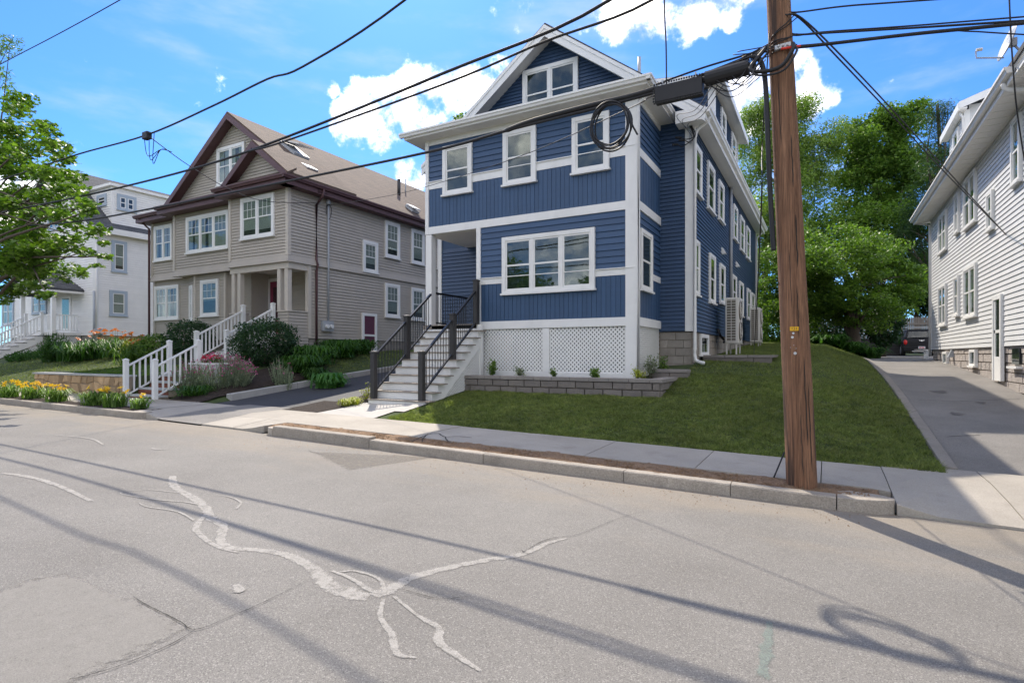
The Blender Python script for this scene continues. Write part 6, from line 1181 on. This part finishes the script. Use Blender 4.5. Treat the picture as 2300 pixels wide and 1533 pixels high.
so_ = thing('cable_splice', 'small black splice hanging on the twisted cable over the maple', 'splice', sp); MB().box(sp.x-.1, sp.x+.1, sp.y-.06, sp.y+.06, sp.z-.1, sp.z+.06).build('clamp', M['wire'], so_, bevel=.02)
for k in range(3): MB().tube(spline([sp+Vector((-.12+.2*k, 0, 0)), sp+Vector((.0+.1*k, .02, -.45-.1*k)), sp+Vector((.35, .1, -.35)), sp+Vector((.5, .25, -.38))], 6), .008, 5).build('tail', M['wire'], so_)
wire('drop_wire', 'vertical wire hanging down above the terminal box', [yw(1490,-260), yw(1492,0), yw(1496,100), yw(1497,190)], .009)
# right-hand spans
for i, (pts, r, l) in enumerate((([(1788,28),(1900,14),(2090,0)], .009, 'topmost wire running right from the pole'), ([(1790,80),(1850,72),(2050,58),(2300,38)], .008, 'upper wire of the bundle running right from the pole'), ([(1792,78),(1860,74),(2050,63),(2300,47)], .011, 'middle wire of the bundle running right from the pole'), ([(1786,106),(1850,100),(2050,77),(2300,52)], .018, 'thick cable running right from the pole'), ([(1788,103),(2100,73),(2180,71),(2300,78)], .007, 'slack wire sagging below the thick right cable'))):
    P = [yw(a, b) for a, b in pts]; P = [pole_at(P[0].z+.01)+Vector((.05, -.1, 0))]+P; P.append(ext(P[-2], P[-1], 5)); wire('telephone_cable', l, P, r)
for i, dx in enumerate((0, 12)):
    e = onX(2256+dx*.3, 523+i*4, 3.47); wire('service_drop', ['left', 'right'][i]+' wire of the pair slanting from pole to the pale house wall', [pole_at(yw(1797,36).z)+Vector((.06, -.1, 0)), yw(1797+dx*.4,42), onY(1880+dx,128,8.2), onY(2000+dx,255,10.5), onY(2130+dx*.7,395,13.2), e], .010)
wire('service_drop', 'vertical wire in front of the pale house eave', [onY(2262,-200,8), onY(2267,0,8), onY(2276,160,8), onY(2290,290,8.2), onY(2330,520,8.5)], .008)
P = [yw(1690,138), yw(1706,142), yw(1718,172), yw(1724,240), yw(1730,400), yw(1738,540), yw(1740,566)]; P = [p+Vector((0, -.12, 0)) for p in P]; wire('riser_cable', 'thick black cable hanging down the left side of the pole', P, .026)
wire('guy_wire', 'thin guy wire hanging from the pole to the lawn', [top(5.1, -.1), yw(1712,330), yw(1706,560), onG(1692,850)], .007); wire('ground_rod', 'short dark rod leaning at the foot of the pole', [onG(1738,1072), onY(1762,1015,7.3)], .009)
P = [yw(1722,118), yw(1690,172), yw(1722,178), yw(1760,165), yw(1784,128), yw(1782,108)]; P = [p+Vector((0, -.2 if 0 < i < 5 else -.1, 0)) for i, p in enumerate(P)]; wire('drip_loop', 'bundle of cables looping under the pole band', P, .022); P = [p+Vector((.03, -.03, -.06)) for p in P]; wire('drip_loop', 'loose second loop of cable round the pole', P, .012)
q, nv = on_pole(1758, 108); bd = thing('pole_bracket', 'grey bolted bracket with red marker on the pole', 'bracket', q); u_ = Vector((-nv.y, nv.x, 0)); MB().bar(q-u_*.08+Vector((0,0,.01)), q+u_*.08+Vector((0,0,.03)), .05, .05).build('plate', M['metal'], bd, bevel=.006); MB().tube([q-u_*.02-Vector((0,0,.02))+nv*.04, q+u_*.17-Vector((0,0,.01))+nv*.02], .012, 8).build('marker', M['orange'], bd)
for s in (-.045, 0, .045): MB().tube([q+u_*s+nv*.02+Vector((0,0,.02)), q+u_*s+nv*.045+Vector((0,0,.02))], .012, 6).build('bolt', M['tin'], bd)
# terminal boxes
def closure(name, label, pa, pb_, hgt, dep, rib, drop, cyl):
    a, c = yw(*pa)+Vector((0, -.05, 0)), yw(*pb_)+Vector((0, -.05, 0)); t = thing(name, label, 'terminal box', a.lerp(c, .5)); d = (c-a).normalized(); vz = Vector((0, 0, 1)); vz = (vz-d*vz.dot(d)).normalized(); y = Vector((0, dep/2, 0)); a -= vz*drop; c -= vz*drop
    if cyl: MB().tube(spline([a, a+d*.03, c-d*.03, c], 3), [hgt*.3]+[hgt/2]*8+[hgt*.3], 14).build('body', M['wire'], t, smooth=False); MB().tube([a-d*.06, a], hgt*.22, 10).build('end_cap', M['wire'], t); MB().tube([c, c+d*.08], hgt*.25, 10).build('end_cap', M['wire'], t)
    else: MB().hexa([a-y-vz*hgt, a+y-vz*hgt, a+y, a-y, c-y-vz*hgt, c+y-vz*hgt, c+y, c-y]).build('body', M['wire'], t, bevel=.012)
    L_ = (c-a).length; k = int(L_/rib)
    for i in range(k+1):
        p = a+d*(L_*i/k)
        if cyl: pass
        else:
            MB().bar(p-y*1.0+vz*.005, p-y*1.0+vz*.022, .012, .02).build('rib', M['wire'], t); MB().bar(p-y*1.0-vz*(hgt+.004), p-y*1.0-vz*(hgt+.018), .012, .02).build('rib', M['wire'], t)
    if not cyl:
        for i in range(6): p = a-vz*hgt*(i+.5)/6-y; MB().bar(p, p-d*.02, .012, .02).build('rib', M['wire'], t)
    for u in (.15, .85): p = a.lerp(c, u); MB().tube([p, p+vz*(drop+.05)], .012, 6).build('hanger', M['metal'], t)
closure('cable_terminal', 'black ribbed rectangular cable terminal hanging left of the pole', (1475,197), (1581,172), .2, .12, .028, .03, False)
closure('cable_terminal', 'black cylindrical splice closure next to the pole', (1588,176), (1682,150), .17, .17, .05, .03, True)
for i in range(9):
    a = yw(1575+i*9, 190-i*3)+Vector((0, -.08, 0)); e = yw(1690+random.uniform(-10, 30), 150+random.uniform(-20, 25))+Vector((0, random.uniform(-.15, .05), 0)); m_ = a.lerp(e, .5)-Vector((0, random.uniform(-.06, .06), random.uniform(.06, .28)))
    tag(MB().tube(spline([a, m_, e], 8), .006, 5).build('drop_wire', M['wire'], None, smooth=True), 'thin black drop wire looping between terminal box and pole', 'cable', 'drop wires tangled at the terminal boxes')
for i in range(6):
    y0, y1 = (128, 118, 122, 105, 130, 112)[i], (28, 40, 76, 78, 100, 104)[i]; P = [yw(1672-i*5, y0+14)+Vector((0, -.03, 0))]+[on_pole(1722+k*14, y0+(y1-y0)*(.35+.14*k), .012)[0] for k in range(4)]+[yw(1790, y1)]
    tag(MB().tube(spline(P, 6), .006, 5).build('drop_wire', M['wire'], None, smooth=True), 'thin black tie wire wrapped across the pole band', 'cable', 'tie wires crossing the pole')
e0 = onX(1560, 300, XR+.08)
for i in range(3): tag(MB().tube(spline([yw(1600+i*12, 192), onY(1560+i*8, 248+i*6, 9), onY(1520+12*i, 262+i*10, 11.5), onY(1555, 300+i*6, 14.2)], 8), .006, 5).build('service_drop', M['wire'], None, smooth=True), 'thin black drop wire curving to the blue house corner', 'cable', 'drop wires to the blue house corner')
wd_ = thing('weatherhead', 'grey service weatherhead with taped splices on the blue house corner board', 'weatherhead', onY(1549, 275, BM-.1)); c = onY(1551, 272, BM-.12)
MB().lathe((c.x, c.y, c.z-.16), [(.05,0),(.07,.08),(.09,.2),(.06,.28),(.01,.3)], 12).build('hood', M['greybox'], wd_, smooth=True); MB().tube([(c.x, c.y, c.z-.14), (c.x, c.y, c.z-.55)], .03, 8).build('conduit', M['greybox'], wd_)
for k, (dx, dz_) in enumerate(((-.2, -.42), (-.12, -.5), (-.28, -.58))): a = Vector((c.x+.02*k, c.y-.06, c.z-.15)); e = Vector((c.x+dx, c.y-.12, c.z+dz_)); MB().tube(spline([a, a+Vector((.1, -.08, -.3)), e+Vector((.12, 0, -.06)), e], 6), .012, 6).build('lead', M['wire'], wd_); MB().tube([e, e+Vector((-.14, 0, .03))], .03, 8).build('splice', M['wire'], wd_)
# coiled spare cable
c = yw(1374, 282)+Vector((0, -.05, 0)); cl_ = thing('cable_coil', 'round coil of spare black cable hanging before the upper right window', 'cable coil', c); Zc = PY_/ray(1374)[1]; R_ = 44*Zc/F
for k, (dr_, dy_, dz_) in enumerate(((0,0,0),(.018,.02,-.012),(-.014,-.02,.008),(.006,.035,-.03),(-.02,.015,-.02))):
    pts = [(c.x+(R_+dr_)*.98*math.cos(a), c.y+dy_+.05*math.sin(a+k), c.z+dz_+(R_*1.12+dr_)*math.sin(a)) for a in np.linspace(0, 6.2832, 41)]; MB().tube(pts, .011, 6, False).build('turn', M['wire'], cl_, smooth=True)
MB().tube(spline([(c.x+R_, c.y-.02, c.z+.1), (c.x+R_+.03, c.y-.02, c.z-.05), (c.x+R_+.10, c.y, c.z-.2)], 5), .012, 6).build('tail', M['wire'], cl_)
# ================================================================== car, fence, bins
cx, cy, cz = onY(2070, 0, 38.4).x, 38.4, 1.55
car = thing('parked_car', 'small black hatchback with red tailgate panel and roof rack at the driveway end', 'car', (cx, cy, cz)); w2 = .9
def loft(secs, name, m, parent):                           # rows of (y, z, half width)
    b = MB(); k = len(secs)
    for y, z, hw in secs: b.v += [(cx-hw, cy+y, cz+z), (cx+hw, cy+y, cz+z)]
    b.f = [[2*i, 2*i+1, (2*i+3) % (2*k), (2*i+2) % (2*k)] for i in range(k)]+[[2*i for i in range(k)], [2*i+1 for i in range(k)][::-1]]; return b.build(name, M[m], parent, bevel=.04)
bod = loft([(.02,.28,.8),(-.02,.5,.88),(.0,.78,.89),(.06,.98,.87),(.5,1.0,.86),(2.9,.98,.85),(3.7,.85,.82),(3.95,.6,.8),(3.9,.28,.78)], 'body', 'carblack', car)
loft([(.08,.99,.80),(.28,1.32,.70),(.42,1.49,.66),(1.9,1.50,.66),(2.75,1.0,.78)], 'cabin', 'carblack', car)
MB().hexa([(cx-.64,cy+.085,cz+1.03),(cx+.64,cy+.085,cz+1.03),(cx+.68,cy+.3,cz+1.03),(cx-.68,cy+.3,cz+1.03),(cx-.57,cy+.262,cz+1.36),(cx+.57,cy+.262,cz+1.36),(cx+.57,cy+.4,cz+1.36),(cx-.57,cy+.4,cz+1.36)]).build('rear_window', M['glass2'], car)
MB().box(cx-.25, cx+.25, cy-.035, cy+.05, cz+.56, cz+.99).build('tailgate_panel', M['carred'], car, bevel=.02)
for s in (-1, 1):
    l = MB().lathe((0, 0, 0), [(.02,0),(.085,.01),(.09,.04),(.05,.06)], 14).build('tail_lamp', M['lampred'], car, smooth=True); l.data.transform(Matrix.Translation((cx+s*.74, cy+.02, cz+.76)) @ Matrix.Rotation(math.pi/2, 4, 'X') @ Matrix.Diagonal((1, 1.6, 1, 1))); 
    MB().hexa([(cx+s*.86,cy+.9,cz+.62),(cx+s*1.0,cy+.9,cz+.62),(cx+s*1.0,cy+1.0,cz+.62),(cx+s*.86,cy+1.0,cz+.62)]+[(cx+s*.86,cy+.9,cz+.78),(cx+s*.98,cy+.9,cz+.78),(cx+s*.98,cy+1.0,cz+.78),(cx+s*.86,cy+1.0,cz+.78)]).build('mirror', M['carblack'], car); car.children[-1].data.transform(Matrix.Translation((0, 1.6, .28)))
    MB().bar((cx+s*.58, cy+.45, cz+1.56), (cx+s*.58, cy+1.9, cz+1.57), .04, .04).build('roof_rail', M['black'], car)
    for yy in (.72, 3.2):
        wl_ = MB().tube([(cx+s*.68, cy+yy, cz+.32), (cx+s*.895, cy+yy, cz+.32)], .33, 20).build('wheel', M['rubber'], car, bevel=.03); MB().tube([(cx+s*.896, cy+yy, cz+.32), (cx+s*.905, cy+yy, cz+.32)], .21, 12).build('rim', M['metal'], wl_)
for yy in (.6, 1.4): MB().bar((cx-.62, cy+yy, cz+1.62), (cx+.62, cy+yy, cz+1.62), .06, .03).build('rack_bar', M['metal'], car)
MB().box(cx-.86, cx+.86, cy-.07, cy+.05, cz+.26, cz+.50).build('bumper', M['carblack'], car, bevel=.03); MB().box(cx-.45, cx+.45, cy-.09, cy-.071, cz+.24, cz+.28).box(cx-.35, cx+.35, cy-.086, cy-.0711, cz+.34, cz+.36).build('bumper_trim', M['chrome'], car)
pl = MB().box(cx-.155, cx+.155, cy-.085, cy-.0712, cz+.40, cz+.53).build('number_plate', M['paper'], car); MB().box(cx-.12, cx-.02, cy-.088, cy-.0855, cz+.435, cz+.49).box(cx+.0, cx+.12, cy-.088, cy-.0855, cz+.435, cz+.49).build('plate_marks', M['carred'], pl)
em = MB(); em.tube([(cx, cy-.036, cz+.85), (cx, cy-.05, cz+.85)], .045, 16)
for s in (-1, 1): em.prism([(cx+s*.04,cy-.036,cz+.87),(cx+s*.14,cy-.036,cz+.895),(cx+s*.12,cy-.036,cz+.865),(cx+s*.1,cy-.036,cz+.84),(cx+s*.045,cy-.036,cz+.835)], (0, -.01, 0))
em.build('winged_badge', M['chrome'], car)
FY = 42.0; fn = thing('picket_fence', 'weathered grey wooden stockade fence closing the driveway', 'fence', (4, FY, 1.6)); x = -1.0; zf0, zf1 = 1.7, onY(2010, 712, FY).z
pk = MB().hexa([(0,0,0),(.105,0,0),(.105,.03,0),(0,.03,0),(0,0,zf1-zf0-.1),(.105,0,zf1-zf0-.1),(.105,.03,zf1-zf0-.1),(0,.03,zf1-zf0-.1)]).add([(0,0,zf1-zf0-.1),(.105,0,zf1-zf0-.1),(.052,0,zf1-zf0),(0,.03,zf1-zf0-.1),(.105,.03,zf1-zf0-.1),(.052,.03,zf1-zf0)], [(0,1,2),(3,5,4),(0,2,5,3),(1,4,5,2)]).mesh('picket'); pk.materials.append(M['fence'])
while x < 11: o = bpy.data.objects.new('picket', pk); COL.objects.link(o); o.location = (x, FY, zf0+random.uniform(-.02, .02)); attach(o, fn); x += .115
for x in (-1, 1.5, 4, 6.5, 9): MB().box(x, x+.12, FY-.1, FY-.002, 1.5, zf1+.02).build('post', M['fence'], fn)
for z in (zf0+.4, zf1-.5): MB().box(-1, 11, FY-.05, FY-.003, z, z+.09).build('rail', M['fence'], fn)
p = onY(1990, 775, 38.5); bw = thing('garden_bench_box', 'low dark storage box against the fence beside the car', 'box', (p.x, 39.5, 1.55)); MB().box(p.x-1.3, p.x+.9, 39.5, 40.2, 1.5, 2.5).build('box_body', M['black'], bw, bevel=.02); MB().box(p.x-1.35, p.x+.95, 39.45, 40.25, 2.501, 2.58).build('lid', M['charcoal'], bw)
for k in range(5): MB().box(p.x-1.3, p.x+.9, 39.485, 39.4995, 1.6+k*.18, 1.75+k*.18).build('slat', M['charcoal'], bw)
